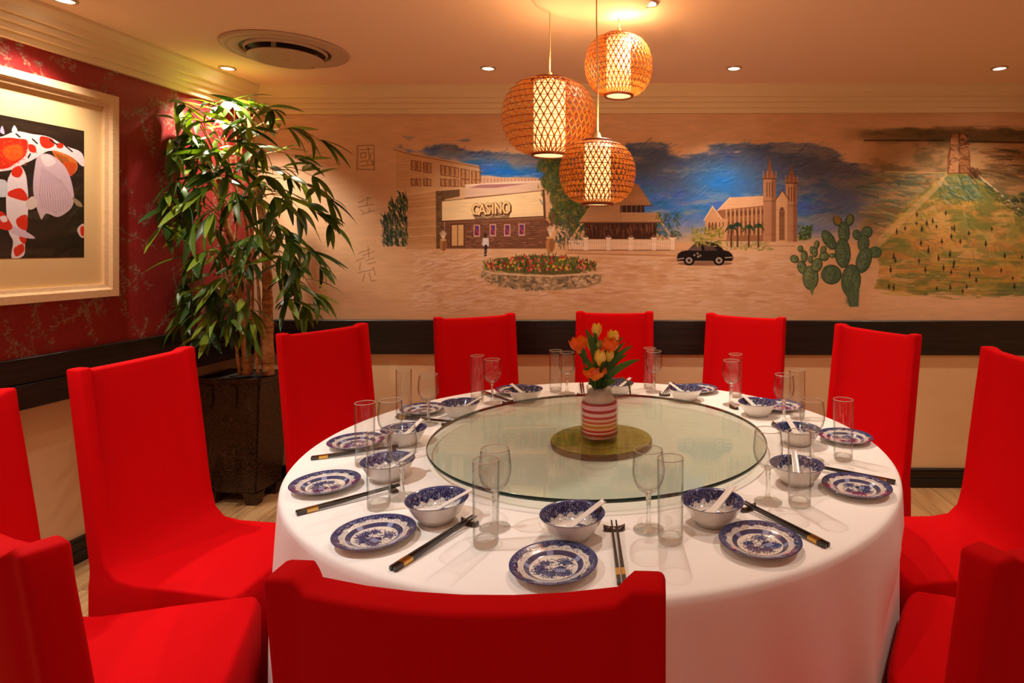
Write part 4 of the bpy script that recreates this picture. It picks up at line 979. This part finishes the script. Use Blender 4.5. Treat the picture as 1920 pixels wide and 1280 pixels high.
def make_rest():
    r = empty('chopstick_rest'); bm = bmesh.new(); n = 12; rows = []
    for i in range(n+1):
        t = i/n*2-1; y = .024*t; hh = .006+.007*abs(t)**2; ww = .010*(1-abs(t)**4*.75)+.001
        rows.append([bm.verts.new((ww*math.cos(q)*1.0, y, .0005+hh*max(0, math.sin(q)))) for q in [math.pi*k/8 for k in range(9)]])
    for a, b in zip(rows, rows[1:]):
        for k in range(8): bm.faces.new((a[k], a[k+1], b[k+1], b[k]))
        bm.faces.new((a[8], a[0], b[0], b[8]))
    bm.faces.new(rows[0]); bm.faces.new(rows[-1][::-1])
    obj('rest_body', bm, M['rest'], r); return r
CL = .243
def make_chop():
    """origin at tip; handle to +x; tip raised on the rest"""
    r = empty('chopstick')
    def sq(x, h): return [(x, -h, -h), (x, h, -h), (x, h, h), (x, -h, h)]
    def bar(name, segs, m):
        bm = bmesh.new(); rings = [[bm.verts.new(p) for p in sq(x, h)] for x, h in segs]
        for a, b in zip(rings, rings[1:]):
            for k in range(4): bm.faces.new((a[k], a[(k+1) % 4], b[(k+1) % 4], b[k]))
        bm.faces.new(rings[0]); bm.faces.new(rings[-1][::-1]); return obj(name, bm, m, r, smooth=False)
    bar('shaft', [(0, .0017), (.06, .0022), (CL-.046, .0034)], M['chop']); bar('gold_band', [(CL-.046, .00365), (CL-.022, .0038)], M['gold']); bar('handle_end', [(CL-.022, .0036), (CL-.001, .0037), (CL, .003)], M['chop'])
    for c_ in kids(r): c_.rotation_euler = (0, math.atan2(.0085, CL), 0); c_.location.z = .0135
    return r
def rim(r, rad, z, t=.0009):
    return obj('rim', lathe([(rad+t*math.cos(a), z+t*math.sin(a)) for a in [2*math.pi*k/6 for k in range(7)]], 40), M['rimglass'], r)
def make_wine():
    r = empty('wine_glass')
    bowl_o = [(.0105, .086), (.018, .0885), (.026, .096), (.032, .108), (.0355, .122), (.0362, .134), (.0350, .150), (.0330, .166), (.0318, .178)]
    bowl_i = [(.0306, .178), (.0318, .166), (.0338, .150), (.0350, .134), (.0343, .122), (.0308, .109), (.0245, .0985), (.014, .092), (0, .0905)]
    obj('bowl', lathe(bowl_o+[(.0312, .1786)]+bowl_i, 36), M['glass'], r)
    rim(r, .0312, .1783)
    st = lathe([(0, .0905), (.0105, .0862), (.0068, .080), (.0062, .075), (.0070, .071), (.0056, .064), (.0048, .045), (.0050, .028), (.0066, .016), (.0105, .009)], 8)
    o = obj('stem', st, M['glass_thick'], r); sharp(o, 20)
    fo = lathe([(.0105, .009), (.020, .0058), (.030, .0040), (.0345, .0024), (.0348, .0012), (.033, .0005), (0, .0008)], 24)
    o = obj('foot', fo, M['glass_thick'], r)
    return r
def make_high():
    r = empty('highball_glass')
    obj('glass_wall', lathe([(.0262, .006), (.0268, .012), (.0282, .170), (.0283, .1795), (.0277, .181), (.0268, .1795), (.0266, .170), (.0250, .016)], 36), M['glass'], r)
    rim(r, .0275, .1805)
    o = obj('glass_base', lathe([(0, .0007), (.0225, .0007), (.0252, .0025), (.0262, .006), (.0258, .014), (.0245, .0165), (.012, .0135), (0, .0125)], 28), M['glass_thick'], r)
    return r
protos = {k: f() for k, f in dict(plate=make_plate, bowl=make_bowl, spoon=make_spoon, rest=make_rest, chop=make_chop, wine=make_wine, high=make_high).items()}
finish_bowl(protos['bowl'])
for k, r in protos.items(): KIDS[r.name] = kids(r)
used = set()
def place(kind, loc, rz, label, cat, group):
    src = protos[kind]
    if kind in used:
        c = src.copy(); C.objects.link(c)
        for ch in KIDS[src.name]:
            d = ch.copy(); C.objects.link(d); d.parent = c
    else: c = src; used.add(kind)
    c.location = loc; c.rotation_euler = (0, 0, rz); tag(c, label, cat, group); return c
NUM = {1: 'one', 2: 'two', 3: 'three', 4: 'four', 5: 'five', 6: 'six', 7: 'seven', 8: 'eight', 9: 'nine', 10: 'ten', 11: 'eleven', 12: 'twelve'}
#        plate         bowl (rim)    wine base      highball base  rest          chopstick tip / handle
SET = {
 6: ((1038, 1057), (1070, 967), (1216, 993), (1257, 1017), (1152, 985), ((1150, 974), (1166, 1092))),
 7: ((702, 1000), (817, 934), (928, 990), (911, 1022), (900, 960), ((911, 957), (735, 1066))),
 8: ((610, 906), (727, 862), (754, 932), (710, 952), (762, 911), ((770, 906), (555, 961))),
 9: ((668, 828), (757, 803), (732, 863), (684, 872), (742, 838), ((748, 838), (583, 858))),
 10: ((793, 767), (863, 754), (803, 796), (757, 784), (833, 786), ((840, 791), (744, 780))),
 11: ((966, 731), (985, 729), (923, 756), (895, 748), (946, 748), ((951, 751), (905, 734))),
 12: ((1148, 713), (1157, 718), (1063, 738), (1042, 734), (1090, 738), ((1093, 741), (1090, 717))),
 1: ((1318, 725), (1285, 727), (1226, 735), (1218, 728), (1241, 739), ((1243, 742), (1262, 718))),
 2: ((1486, 757), (1420, 753), (1371, 759), (1379, 744), (1376, 764), None),
 3: ((1590, 819), (1496, 802), (1470, 796), (1495, 785), (1453, 797), None),
 4: ((1606, 912), (1494, 869), (1523, 863), (1581, 863), (1494, 868), ((1506, 871), (1679, 903))),
 5: ((1425, 1014), (1350, 944), (1440, 941), (1499, 948), (1400, 945), ((1395, 944), (1552, 1022)))}
for ck, (pl, bo, wi, hi, re, ch) in SET.items():
    nm = f"at the {NUM[ck]} o'clock place of the round table"
    ang = None
    p = onz(*pl, TAB+.012); p.z = TAB+.0004
    ang = math.atan2(p.y-TC.y, p.x-TC.x)                 # outward direction of this place
    rp = Vector((p.x-TC.x, p.y-TC.y))
    if rp.length > .81: rp *= .81/rp.length; p.x, p.y = TC.x+rp.x, TC.y+rp.y
    place('plate', p, ang+math.pi/2, f'blue and white willow side plate {nm}', 'plate', 'willow side plates')
    b_ = onz(*bo, TAB+.0505); b_.z = TAB+.0004
    d = Vector((b_.x-p.x, b_.y-p.y))
    if d.length < .142: d *= .142/max(d.length, 1e-4); b_.x, b_.y = p.x+d.x, p.y+d.y
    place('bowl', b_, ang+math.pi/2, f'blue and white willow rice bowl {nm}', 'bowl', 'willow rice bowls')
    sp = {6: 28, 7: 12, 8: 30, 9: 60, 10: 20, 11: 150, 12: 40, 1: 145, 2: 125, 3: 100, 4: 80, 5: 42}[ck]
    place('spoon', b_, R(sp), f'white ceramic soup spoon in the bowl {nm}', 'spoon', 'white soup spoons')
    w_ = onz(*wi, TAB); w_.z = TAB+.0003; place('wine', w_, ck*.7, f'empty stemmed wine glass {nm}', 'wine glass', 'stemmed wine glasses')
    h_ = onz(*hi, TAB); h_.z = TAB+.0003; place('high', h_, ck*.9, f'empty straight highball glass {nm}', 'glass', 'highball glasses')
    if ch:
        a = onz(*ch[0], TAB+.010); h = onz(*ch[1], TAB+.006)
        di = Vector((h.x-a.x, h.y-a.y, 0)).normalized(); th = math.atan2(di.y, di.x); nrm = Vector((-di.y, di.x, 0))
        h0 = Vector((h.x, h.y, TAB))
        for s_, wn in ((-1, 'first'), (1, 'second')):
            t0 = h0-di*CL+nrm*.0052*s_
            spn = .0
            side = (nrm*s_); wn = ('right-hand' if side.x > 0 else 'left-hand') if abs(side.x) > abs(side.y) else ('farther' if side.y > 0 else 'nearer')
            place('chop', (t0.x, t0.y, TAB+.0003), th, f'{wn} black chopstick of the pair {nm}', 'chopstick', 'black chopsticks')
        rs = h0-di*(CL-.016); rs = Vector((rs.x, rs.y, TAB+.0003)); place('rest', rs, th, f'dark curved chopstick rest {nm}', 'chopstick rest', 'chopstick rests')
    else:
        rs = onz(*re, TAB+.004); place('rest', (rs.x, rs.y, TAB+.0003), ang, f'dark curved chopstick rest {nm}', 'chopstick rest', 'chopstick rests')

# ------------------------------------------------------------------ striped jar with tulips
JC = onz(1124, 816, GT); JC.z = GT+.0002
jar = tag(empty('flower_jar', JC), 'glass jar with red, white and orange striped band holding the tulips', 'vase')
jp = [(.050, .0005), (.056, .003), (.0585, .010), (.0590, .095), (.0575, .108), (.052, .120), (.044, .128), (.0405, .133), (.0400, .148), (.0420, .150), (.0420, .157), (.0395, .159), (.0385, .157), (.0385, .132)]
obj('jar_glass', lathe(jp, 40), M['glass'], jar)
obj('jar_base', lathe([(0, .0008), (.050, .0005), (.056, .003), (.0575, .009), (.05, .011), (0, .011)], 36), M['glass_thick'], jar)
def striped():
    m = mat('striped_sleeve', (220, 60, 50), .7); N, L, p = nodes(m)
    tc = N.new('ShaderNodeTexCoord'); sx = N.new('ShaderNodeSeparateXYZ'); mr = N.new('ShaderNodeMapRange'); mr.inputs[1].default_value = .012; mr.inputs[2].default_value = .112
    rp = N.new('ShaderNodeValToRGB'); rp.color_ramp.interpolation = 'CONSTANT'
    seq = [((196, 30, 34), .045), ((236, 196, 176), .04), ((206, 44, 34), .055), ((240, 190, 140), .045), ((214, 132, 26), .07), ((240, 200, 150), .04), ((216, 84, 34), .06), ((238, 192, 166), .05), ((204, 48, 34), .07), ((236, 192, 184), .08), ((186, 26, 36), .075), ((232, 176, 182), .11), ((180, 30, 44), .06)]
    tot = sum(s_[1] for s_ in seq); pos = 0; el = rp.color_ramp.elements
    while len(el) < len(seq): el.new(.5)
    for e, (c_, w_) in zip(el, seq): e.color = (*lin(c_), 1)
    for i, (c_, w_) in enumerate(seq): el[i].position = pos/tot; pos += w_
    L.new(tc.outputs['Object'], sx.inputs[0]); L.new(sx.outputs[2], mr.inputs[0]); L.new(mr.outputs[0], rp.inputs[0]); L.new(rp.outputs[0], p.inputs['Base Color']); return m
obj('striped_sleeve', lathe([(0, .012), (.0545, .012), (.0550, .014), (.0550, .104), (.0545, .108), (0, .108)], 40), striped(), jar)
obj('frosted_filling', lathe([(0, .109), (.050, .109), (.047, .118), (.039, .128), (.0365, .133), (.0365, .146), (0, .148)], 32), mat('frosted_filling', (196, 176, 158), .8), jar)
M['tul'] = {'orange': leafmat('orange_petal', (250, 110, 24)), 'yellow': leafmat('yellow_petal', (255, 196, 80)), 'bud': mat('green_yellow_bud', (160, 156, 66), .55)}
for k, c2 in (('orange', (255, 160, 50)), ('yellow', (255, 160, 50))):
    c1 = {'orange': (248, 92, 18), 'yellow': (255, 216, 104)}[k]; noise_col(M['tul'][k], c1, c2, (18, 18, 30), 3, .4, .7)
M['tleaf'] = leafmat('tulip_leaf_green', (62, 96, 30))
def petal(bm, ang, H_, Rr, wd, opn, base=Vector()):
    nv, nw = 7, 5; rows = []
    for i in range(nv):
        v = i/(nv-1); rr = Rr*(math.sin(math.pi*min(1, .08+v*.62))**.8)*(1 if v < .6 else 1+opn*(v-.6)*2); z = H_*v
        hw_ = wd*math.sin(math.pi*(.10+.82*v))**.6
        if v > .97: hw_ = wd*.18
        rows.append([bm.verts.new(base+Vector((math.cos(ang+hw_*s_)*rr*(1+.06*s_*s_), math.sin(ang+hw_*s_)*rr*(1+.06*s_*s_), z+.004*math.sin(7*v+s_)))) for s_ in (-1, -.5, 0, .5, 1)])
    for a, b in zip(rows, rows[1:]):
        for k in range(4): bm.faces.new((a[k], a[k+1], b[k+1], b[k]))
def leaf_blade(pts, wd, m, name, parent, fold=.25):
    bm = bmesh.new(); P = [Vector(p) for p in pts]; n = len(P)-1; rows = []
    for i, p in enumerate(P):
        t = i/n; d = (P[min(i+1, n)]-P[max(i-1, 0)]).normalized(); s_ = d.cross(Vector((0, -1, .15))).normalized(); u_ = s_.cross(d)
        w_ = wd*math.sin(math.pi*(.06+.93*t))**.7*.5+.0003
        rows.append([bm.verts.new(p-s_*w_+u_*w_*fold), bm.verts.new(p), bm.verts.new(p+s_*w_+u_*w_*fold)])
    for a, b in zip(rows, rows[1:]):
        for k in range(2): bm.faces.new((a[k], a[k+1], b[k+1], b[k]))
    return obj(name, bm, m, parent)
mouth = JC+Vector((0, 0, .150))
def bez(a, b, c_, n=8): return [a*(1-t)**2+2*b*t*(1-t)+c_*t*t for t in [i/n for i in range(n+1)]]
TUL = [(1089, 660, 0, 'orange', .046, .026, .3, -.25, 'orange tulip leaning out to the left'), (1143, 662, -.012, 'orange', .046, .025, .15, .1, 'large orange tulip on the right'),
       (1148, 642, .02, 'yellow', .036, .018, .2, .1, 'small yellow tulip showing behind the large orange one'), (1119, 632, .02, 'yellow', .042, .0165, .0, 0, 'pale yellow tulip standing highest'),
       (1125, 684, -.035, 'yellow', .044, .0185, -.1, .02, 'yellow tulip in the middle front'), (1142, 677, -.015, 'yellow', .034, .0145, 0, .08, 'small yellow tulip half hidden right of the middle one'),
       (1108, 655, .02, 'yellow', .038, .016, 0, -.05, 'yellow tulip half hidden behind the left orange one'), (1124, 656, .0, 'bud', .030, .011, -.2, 0, 'closed greenish tulip bud in the centre'),
       (1117, 711, -.045, 'orange', .028, .026, .9, -.1, 'wide open orange tulip low over the jar rim')]
for i, (px, py, dy, kd, H_, Rr, opn, lean, lab) in enumerate(TUL):
    bpos = at(px, py, JC.y+dy); r = tag(empty('tulip', bpos), lab, 'flower', 'tulips in the striped jar')
    bm = bmesh.new()
    for k in range(3): petal(bm, k*2.094+i, H_, Rr*.86, .95, opn*.6)
    for k in range(3): petal(bm, k*2.094+1.047+i, H_*.96, Rr, .95, opn)
    o = obj('bloom', bm, M['tul'][kd], r); o.rotation_euler = (.12, lean, 0)
    sf = mouth+Vector((random.uniform(-.02, .02), random.uniform(-.02, .02), -.01))
    a = sf-bpos; obj('stem', tube(bez(Vector((0, 0, .002)), Vector((0, 0, -.03))+a*.25, a), .0022, 6), M['tleaf'], r)
    if i in (0, 1, 3, 4):
        leaf_blade(bez(a*.3, a*.1+Vector((.01*(-1)**i, -.012, .01)), Vector((.004*(-1)**i, -.016, .022))), .016, M['tleaf'], 'leaf', r)
LV = [((1098, 617), .0, .020), ((1186, 648), .0, .018), ((1199, 674), -.02, .020), ((1172, 642), .01, .016), ((1172, 660), -.01, .016), ((1076, 655), 0, .016), ((1094, 690), -.02, .022), ((1103, 706), -.04, .024), ((1160, 690), .0, .018), ((1176, 664), .02, .014), ((1105, 640), .02, .014), ((1155, 716), -.03, .020), ((1168, 632), .0, .016)]
gr = tag(empty('tulip_foliage', mouth), 'spray of long green blades among the tulips in the jar', 'foliage')
for (px, py), dy, wd in LV:
    e = at(px, py, JC.y+dy)-mouth; L_e = e.length
    leaf_blade(bez(Vector((0, 0, -.012)), Vector((e.x*.25, e.y*.3-.005, max(e.z*.75, .03))), e, 9), wd*1.1, M['tleaf'], 'leaf', gr)
for k in range(12):
    a = k*.52; e = Vector((.036*math.cos(a), .036*math.sin(a), .012+.014*random.random())); leaf_blade(bez(Vector((0, 0, -.008)), e*.5+Vector((0, 0, .02)), e, 6), .018, M['tleaf'], 'leaf', gr)
# drooping seed sprig on the right
sp = [at(1150, 712, JC.y)-mouth, at(1168, 708, JC.y-.02)-mouth, at(1180, 718, JC.y-.03)-mouth, at(1183, 738, JC.y-.035)-mouth]
bm = bmesh.new(); add_tube(bm, [Vector((0, 0, 0))]+sp, .0012, 5)
for i in range(26):
    t = i/25*2.999; k = int(t); q = sp[k].lerp(sp[min(k+1, 3)], t-k); add_box(bm, q+Vector((random.uniform(-.003, .003), random.uniform(-.003, .003), 0)), (.004, .003, .005))
o = obj('seed_sprig', bm, mat('sprig_olive', (120, 104, 46), .7), gr, smooth=False)

# ------------------------------------------------------------------ tall artificial bamboo in a black planter
PZ = .672
pc = Vector((-2.065, 3.355, 0)); prz = math.atan2(LD.y, LD.x)-math.pi/2
plant = tag(empty('potted_bamboo', pc, prz), 'tall leafy bamboo plant in a black square planter in the room corner', 'plant')
def pyr(h0, h1, w0, w1):
    bm = bmesh.new(); a = [bm.verts.new((sx*w0, sy*w0*.7, h0)) for sx, sy in ((-1, -1), (1, -1), (1, 1), (-1, 1))]; b = [bm.verts.new((sx*w1, sy*w1*.7, h1)) for sx, sy in ((-1, -1), (1, -1), (1, 1), (-1, 1))]
    for k in range(4): bm.faces.new((a[k], a[(k+1) % 4], b[(k+1) % 4], b[k]))
    bm.faces.new(a[::-1]); bm.faces.new(b); return bm
bm = pyr(.06, PZ-.02, .150, .188); bmesh.ops.bevel(bm, geom=bm.edges[:], offset=.008, segments=2, affect='EDGES'); obj('planter_body', bm, M['pot'], plant, smooth=False)
bm = bmesh.new()
for s_ in ((0, -1), (0, 1), (1, 0), (-1, 0)):
    add_box(bm, (s_[0]*.186, s_[1]*.129, PZ-.012), (.018 if s_[0] else .39, .018 if s_[1] else .276, .026), None, 0, .004)
obj('planter_rim', bm, M['pot'], plant, smooth=False)
obj('soil', box((0, 0, PZ-.012), (.35, .235, .016)), M['soil'], plant, smooth=False)
for sx in (-1, 1):
    for sy in (-1, 1):
        bm = bmesh.new(); a = [bm.verts.new((sx*.118+dx*.03, sy*.078+dy*.024, 0)) for dx, dy in ((-1, -1), (1, -1), (1, 1), (-1, 1))]; b = [bm.verts.new((sx*.116+dx*.042, sy*.078+dy*.03, .065)) for dx, dy in ((-1, -1), (1, -1), (1, 1), (-1, 1))]
        for k in range(4): bm.faces.new((a[k], a[(k+1) % 4], b[(k+1) % 4], b[k]))
        bm.faces.new(a[::-1]); bm.faces.new(b); obj('foot', bm, M['pot'], plant, smooth=False)
for dx in (-.085, .05):   # hanging brackets moulded on the front
    bm = bmesh.new(); yf = -.1335
    A = [(-.026, PZ-.035), (.012, PZ-.035), (.012, PZ-.115), (.004, PZ-.15), (-.003, PZ-.115), (-.006, PZ-.06)]
    f0 = [bm.verts.new((dx+x_, -.7*(.150+(z_-.06)/(PZ-.08)*.038)-.009, z_)) for x_, z_ in A]; f1 = [bm.verts.new((v.co.x, v.co.y+.014, v.co.z)) for v in f0]
    bm.faces.new(f0); bm.faces.new(f1[::-1])
    for k in range(6): bm.faces.new((f0[k], f0[(k+1) % 6], f1[(k+1) % 6], f1[k]))
    obj('bracket', bm, M['chop'], plant, smooth=False)
inv = Matrix.Rotation(-prz, 3, 'Z')
def toP(v): return inv @ (Vector(v)-pc)
def jointed(pts, r0, r1, name):
    P = []; 
    n = 34; acc = [Vector(p) for p in pts]
    for i in range(n+1):
        t = i/n*(len(acc)-1); k = min(int(t), len(acc)-2); f_ = t-k
        p_1 = acc[max(k-1, 0)]; p0_ = acc[k]; p1_ = acc[k+1]; p2_ = acc[min(k+2, len(acc)-1)]
        P.append(.5*((2*p0_)+(p1_-p_1)*f_+(2*p_1-5*p0_+4*p1_-p2_)*f_*f_+(3*p0_-p_1-3*p1_+p2_)*f_**3))
    rad = [(r0+(r1-r0)*i/n)*(1.16 if i % 3 == 0 else 1) for i in range(n+1)]
    return obj(name, tube([toP(p) for p in P], rad, 10), M['stem'], plant)
Yp = 3.30
ST = [([at(503, 702, Yp), at(502, 600, Yp), at(500, 500, Yp-.02), at(494, 420, Yp-.04), at(476, 330, Yp-.06), at(468, 220, Yp-.07)], .030, .012),
      ([at(464, 702, Yp-.02), at(460, 640, Yp-.03), at(448, 560, Yp-.06), at(440, 480, Yp-.1), at(420, 400, Yp-.14), at(408, 300, Yp-.2)], .024, .010),
      ([at(450, 702, Yp-.03), at(437, 600, Yp-.05), at(432, 500, Yp-.06), at(446, 400, Yp-.05), at(440, 240, Yp-.05)], .008, .006),
      ([at(484, 702, Yp-.04), at(476, 610, Yp-.04), at(468, 520, Yp-.05), at(462, 420, Yp-.08), at(436, 330, Yp-.12), at(420, 250, Yp-.15)], .008, .006),
      ([at(494, 702, Yp), at(486, 560, Yp), at(474, 450, Yp-.02), at(456, 350, Yp-.05), at(450, 200, Yp-.06)], .008, .005)]
for pts, r0, r1 in ST: jointed(pts, r0, r1, 'stem')
def stem_at(i, t):
    pts = ST[i][0]; q = t*(len(pts)-1); k = min(int(q), len(pts)-2); return pts[k].lerp(pts[k+1], q-k)
def safe(v, m_=.03):
    v = Vector(v); d = (v-LW(v.y)).dot(LN)
    if v.y < 2.9: m_ = max(m_, .075)
    if d < m_: v += LN*(m_-d)
    yl_ = wallY(v.x)-m_
    if v.y > yl_: v.y = yl_
    v.z = min(v.z, CEIL-.105 if d < .16 or v.y > yl_-.12 else CEIL-.01)
    return v
# sprays: photo position of the spray's tip, depth, stem, height along the stem
SPR = [((318, 232), 2.98, 1, .92), ((300, 190), 2.98, 1, 1), ((345, 196), 3.0, 1, 1), ((400, 196), 3.05, 3, 1), ((440, 186), 3.1, 2, 1), ((470, 205), 3.1, 0, 1), ((510, 205), 3.15, 0, .98), ((540, 240), 3.15, 0, .95),
       ((600, 262), 3.2, 0, .93), ((560, 300), 3.2, 0, .85), ((586, 330), 3.18, 0, .8), ((540, 330), 3.05, 0, .8), ((612, 370), 3.2, 0, .78), ((600, 400), 3.12, 0, .74), ((560, 390), 3.0, 0, .7), ((618, 420), 3.15, 0, .72),
       ((290, 262), 2.95, 1, .9), ((315, 280), 2.95, 1, .85), ((345, 300), 3.0, 1, .8), ((380, 260), 3.05, 3, .9), ((410, 290), 2.95, 3, .85), ((450, 270), 3.0, 2, .85), ((490, 280), 3.0, 0, .85),
       ((278, 390), 2.9, 1, .72), ((300, 360), 2.9, 1, .75), ((330, 340), 2.9, 1, .75), ((290, 420), 2.88, 1, .7), ((350, 380), 2.92, 1, .7), ((385, 350), 2.9, 3, .75), ((365, 420), 2.88, 1, .62), ((400, 400), 2.85, 3, .65), ((440, 360), 2.9, 2, .7), ((480, 370), 2.95, 4, .7), ((515, 370), 2.95, 0, .75),
       ((390, 470), 2.9, 1, .55), ((360, 480), 2.92, 1, .5), ((345, 530), 2.95, 1, .48), ((370, 560), 2.98, 1, .42), ((400, 540), 2.92, 1, .42), ((350, 590), 3.0, 1, .4), ((390, 620), 3.0, 1, .32), ((430, 590), 2.95, 2, .35), ((420, 520), 2.9, 3, .45), ((455, 560), 2.92, 3, .4), ((470, 600), 2.95, 3, .34), ((405, 580), 2.92, 1, .38),
       ((480, 440), 2.92, 4, .5), ((450, 450), 2.9, 2, .52), ((520, 420), 3.0, 0, .62), ((545, 450), 3.05, 0, .58), ((580, 470), 3.1, 0, .56), ((600, 500), 3.15, 0, .54), ((560, 500), 3.05, 0, .5), ((545, 530), 3.05, 0, .46), ((590, 550), 3.12, 0, .5), ((570, 570), 3.1, 0, .44), ((540, 560), 3.05, 0, .4), ((525, 480), 3.0, 0, .52),
       ((430, 230), 3.0, 2, .95), ((465, 240), 3.02, 4, .95), ((425, 330), 2.95, 3, .8), ((395, 320), 2.95, 1, .8), ((460, 320), 2.95, 4, .8), ((500, 330), 3.0, 0, .82), ((355, 250), 2.98, 1, .92), ((470, 490), 2.9, 4, .45)]
lmesh = []
for v_ in range(9):
    mi = v_ % 3; L = [.170, .21, .135][v_//3]; wd = [.030, .031, .026][v_//3]; bend = [.35, .6, .2][mi]
    bm = bmesh.new(); n = 8; rows = []
    for i in range(n+1):
        t = i/n; x = L*(t-.12*bend*t*t); z = -bend*L*.55*t*t; w_ = wd*.5*math.sin(math.pi*(.04+.95*t**.85))**.85+.0004
        rows.append([bm.verts.new((x, -w_, z+w_*.25)), bm.verts.new((x, 0, z)), bm.verts.new((x, w_, z+w_*.25))])
    for a, b in zip(rows, rows[1:]):
        for k in range(2): bm.faces.new((a[k], a[k+1], b[k+1], b[k]))
    me = bpy.data.meshes.new('leaf'); bm.to_mesh(me); bm.free(); me.materials.append(M['leaves'][mi]); me.shade_smooth(); lmesh.append(me)
lr = random.Random(11); placed = []; twig = bmesh.new()
for (tx, ty), dY, si, st in SPR:
    s0 = stem_at(si, st); tip = safe(at(tx, ty, dY+lr.uniform(-.04, .04)), .05)
    out = (tip-s0); up = Vector((0, 0, .08+.25*out.length*.5)); mid_ = s0.lerp(tip, .5)+up*.8
    pts = [safe(p, .02) for p in bez(s0, mid_, tip, 6)]
    add_tube(twig, [toP(p) for p in pts], [.0035, .0032, .003, .0026, .0022, .0018, .0012], 5)
    hd = Vector((out.x, out.y, 0)); ha = math.atan2(hd.y, hd.x)
    for j in range(9):
        q = pts[-1] if j < 5 else pts[lr.choice((3, 4, 5))]
        ya = ha+lr.uniform(-1.25, 1.25) if j else ha
        pit = lr.uniform(.05, 1.15) if ty > 330 else lr.uniform(-.35, .8)
        rot = Matrix.Rotation(ya, 3, 'Z') @ Matrix.Rotation(pit, 3, 'Y') @ Matrix.Rotation(lr.uniform(-.7, .7), 3, 'X')
        end = q+rot @ Vector((.15, 0, -.03))
        if (end-safe(end, .012)).length > .01:
            ya += math.pi*.6*lr.choice((-1, 1)); rot = Matrix.Rotation(ya, 3, 'Z') @ Matrix.Rotation(pit+.4, 3, 'Y'); end = q+rot @ Vector((.15, 0, -.03))
            if (end-safe(end, .012)).length > .02: continue
        w3 = [0, 0, 1, 1, 2] if ty > 300 else [0, 1, 1, 2]
        placed.append((q.copy(), rot, lmesh[lr.choice(w3)+3*lr.choice((0, 0, 1, 2))]))
tw_ = obj('twigs', twig, M['stem'], plant)
lr.shuffle(placed)
for q, rot, me in placed[:300]:
    o = bpy.data.objects.new('leaf', me); C.objects.link(o); o.parent = plant
    o.matrix_local = Matrix.Translation(toP(q)) @ (inv @ rot).to_4x4()
rest = placed[300:]
if rest:
    vs_, ff, mi_ = [], [], []
    for q, rot, me in rest:
        b0 = len(vs_); mt_ = inv @ rot; tq = toP(q)
        vs_ += [(mt_ @ v.co+tq)[:] for v in me.vertices]; ff += [[b0+i for i in p.vertices] for p in me.polygons]
        mi_ += [M['leaves'].index(me.materials[0])]*len(me.polygons)
    o = obj('foliage', (vs_, [], ff), M['leaves'], plant); o['kind'] = 'stuff'
    o.data.polygons.foreach_set('material_index', mi_)
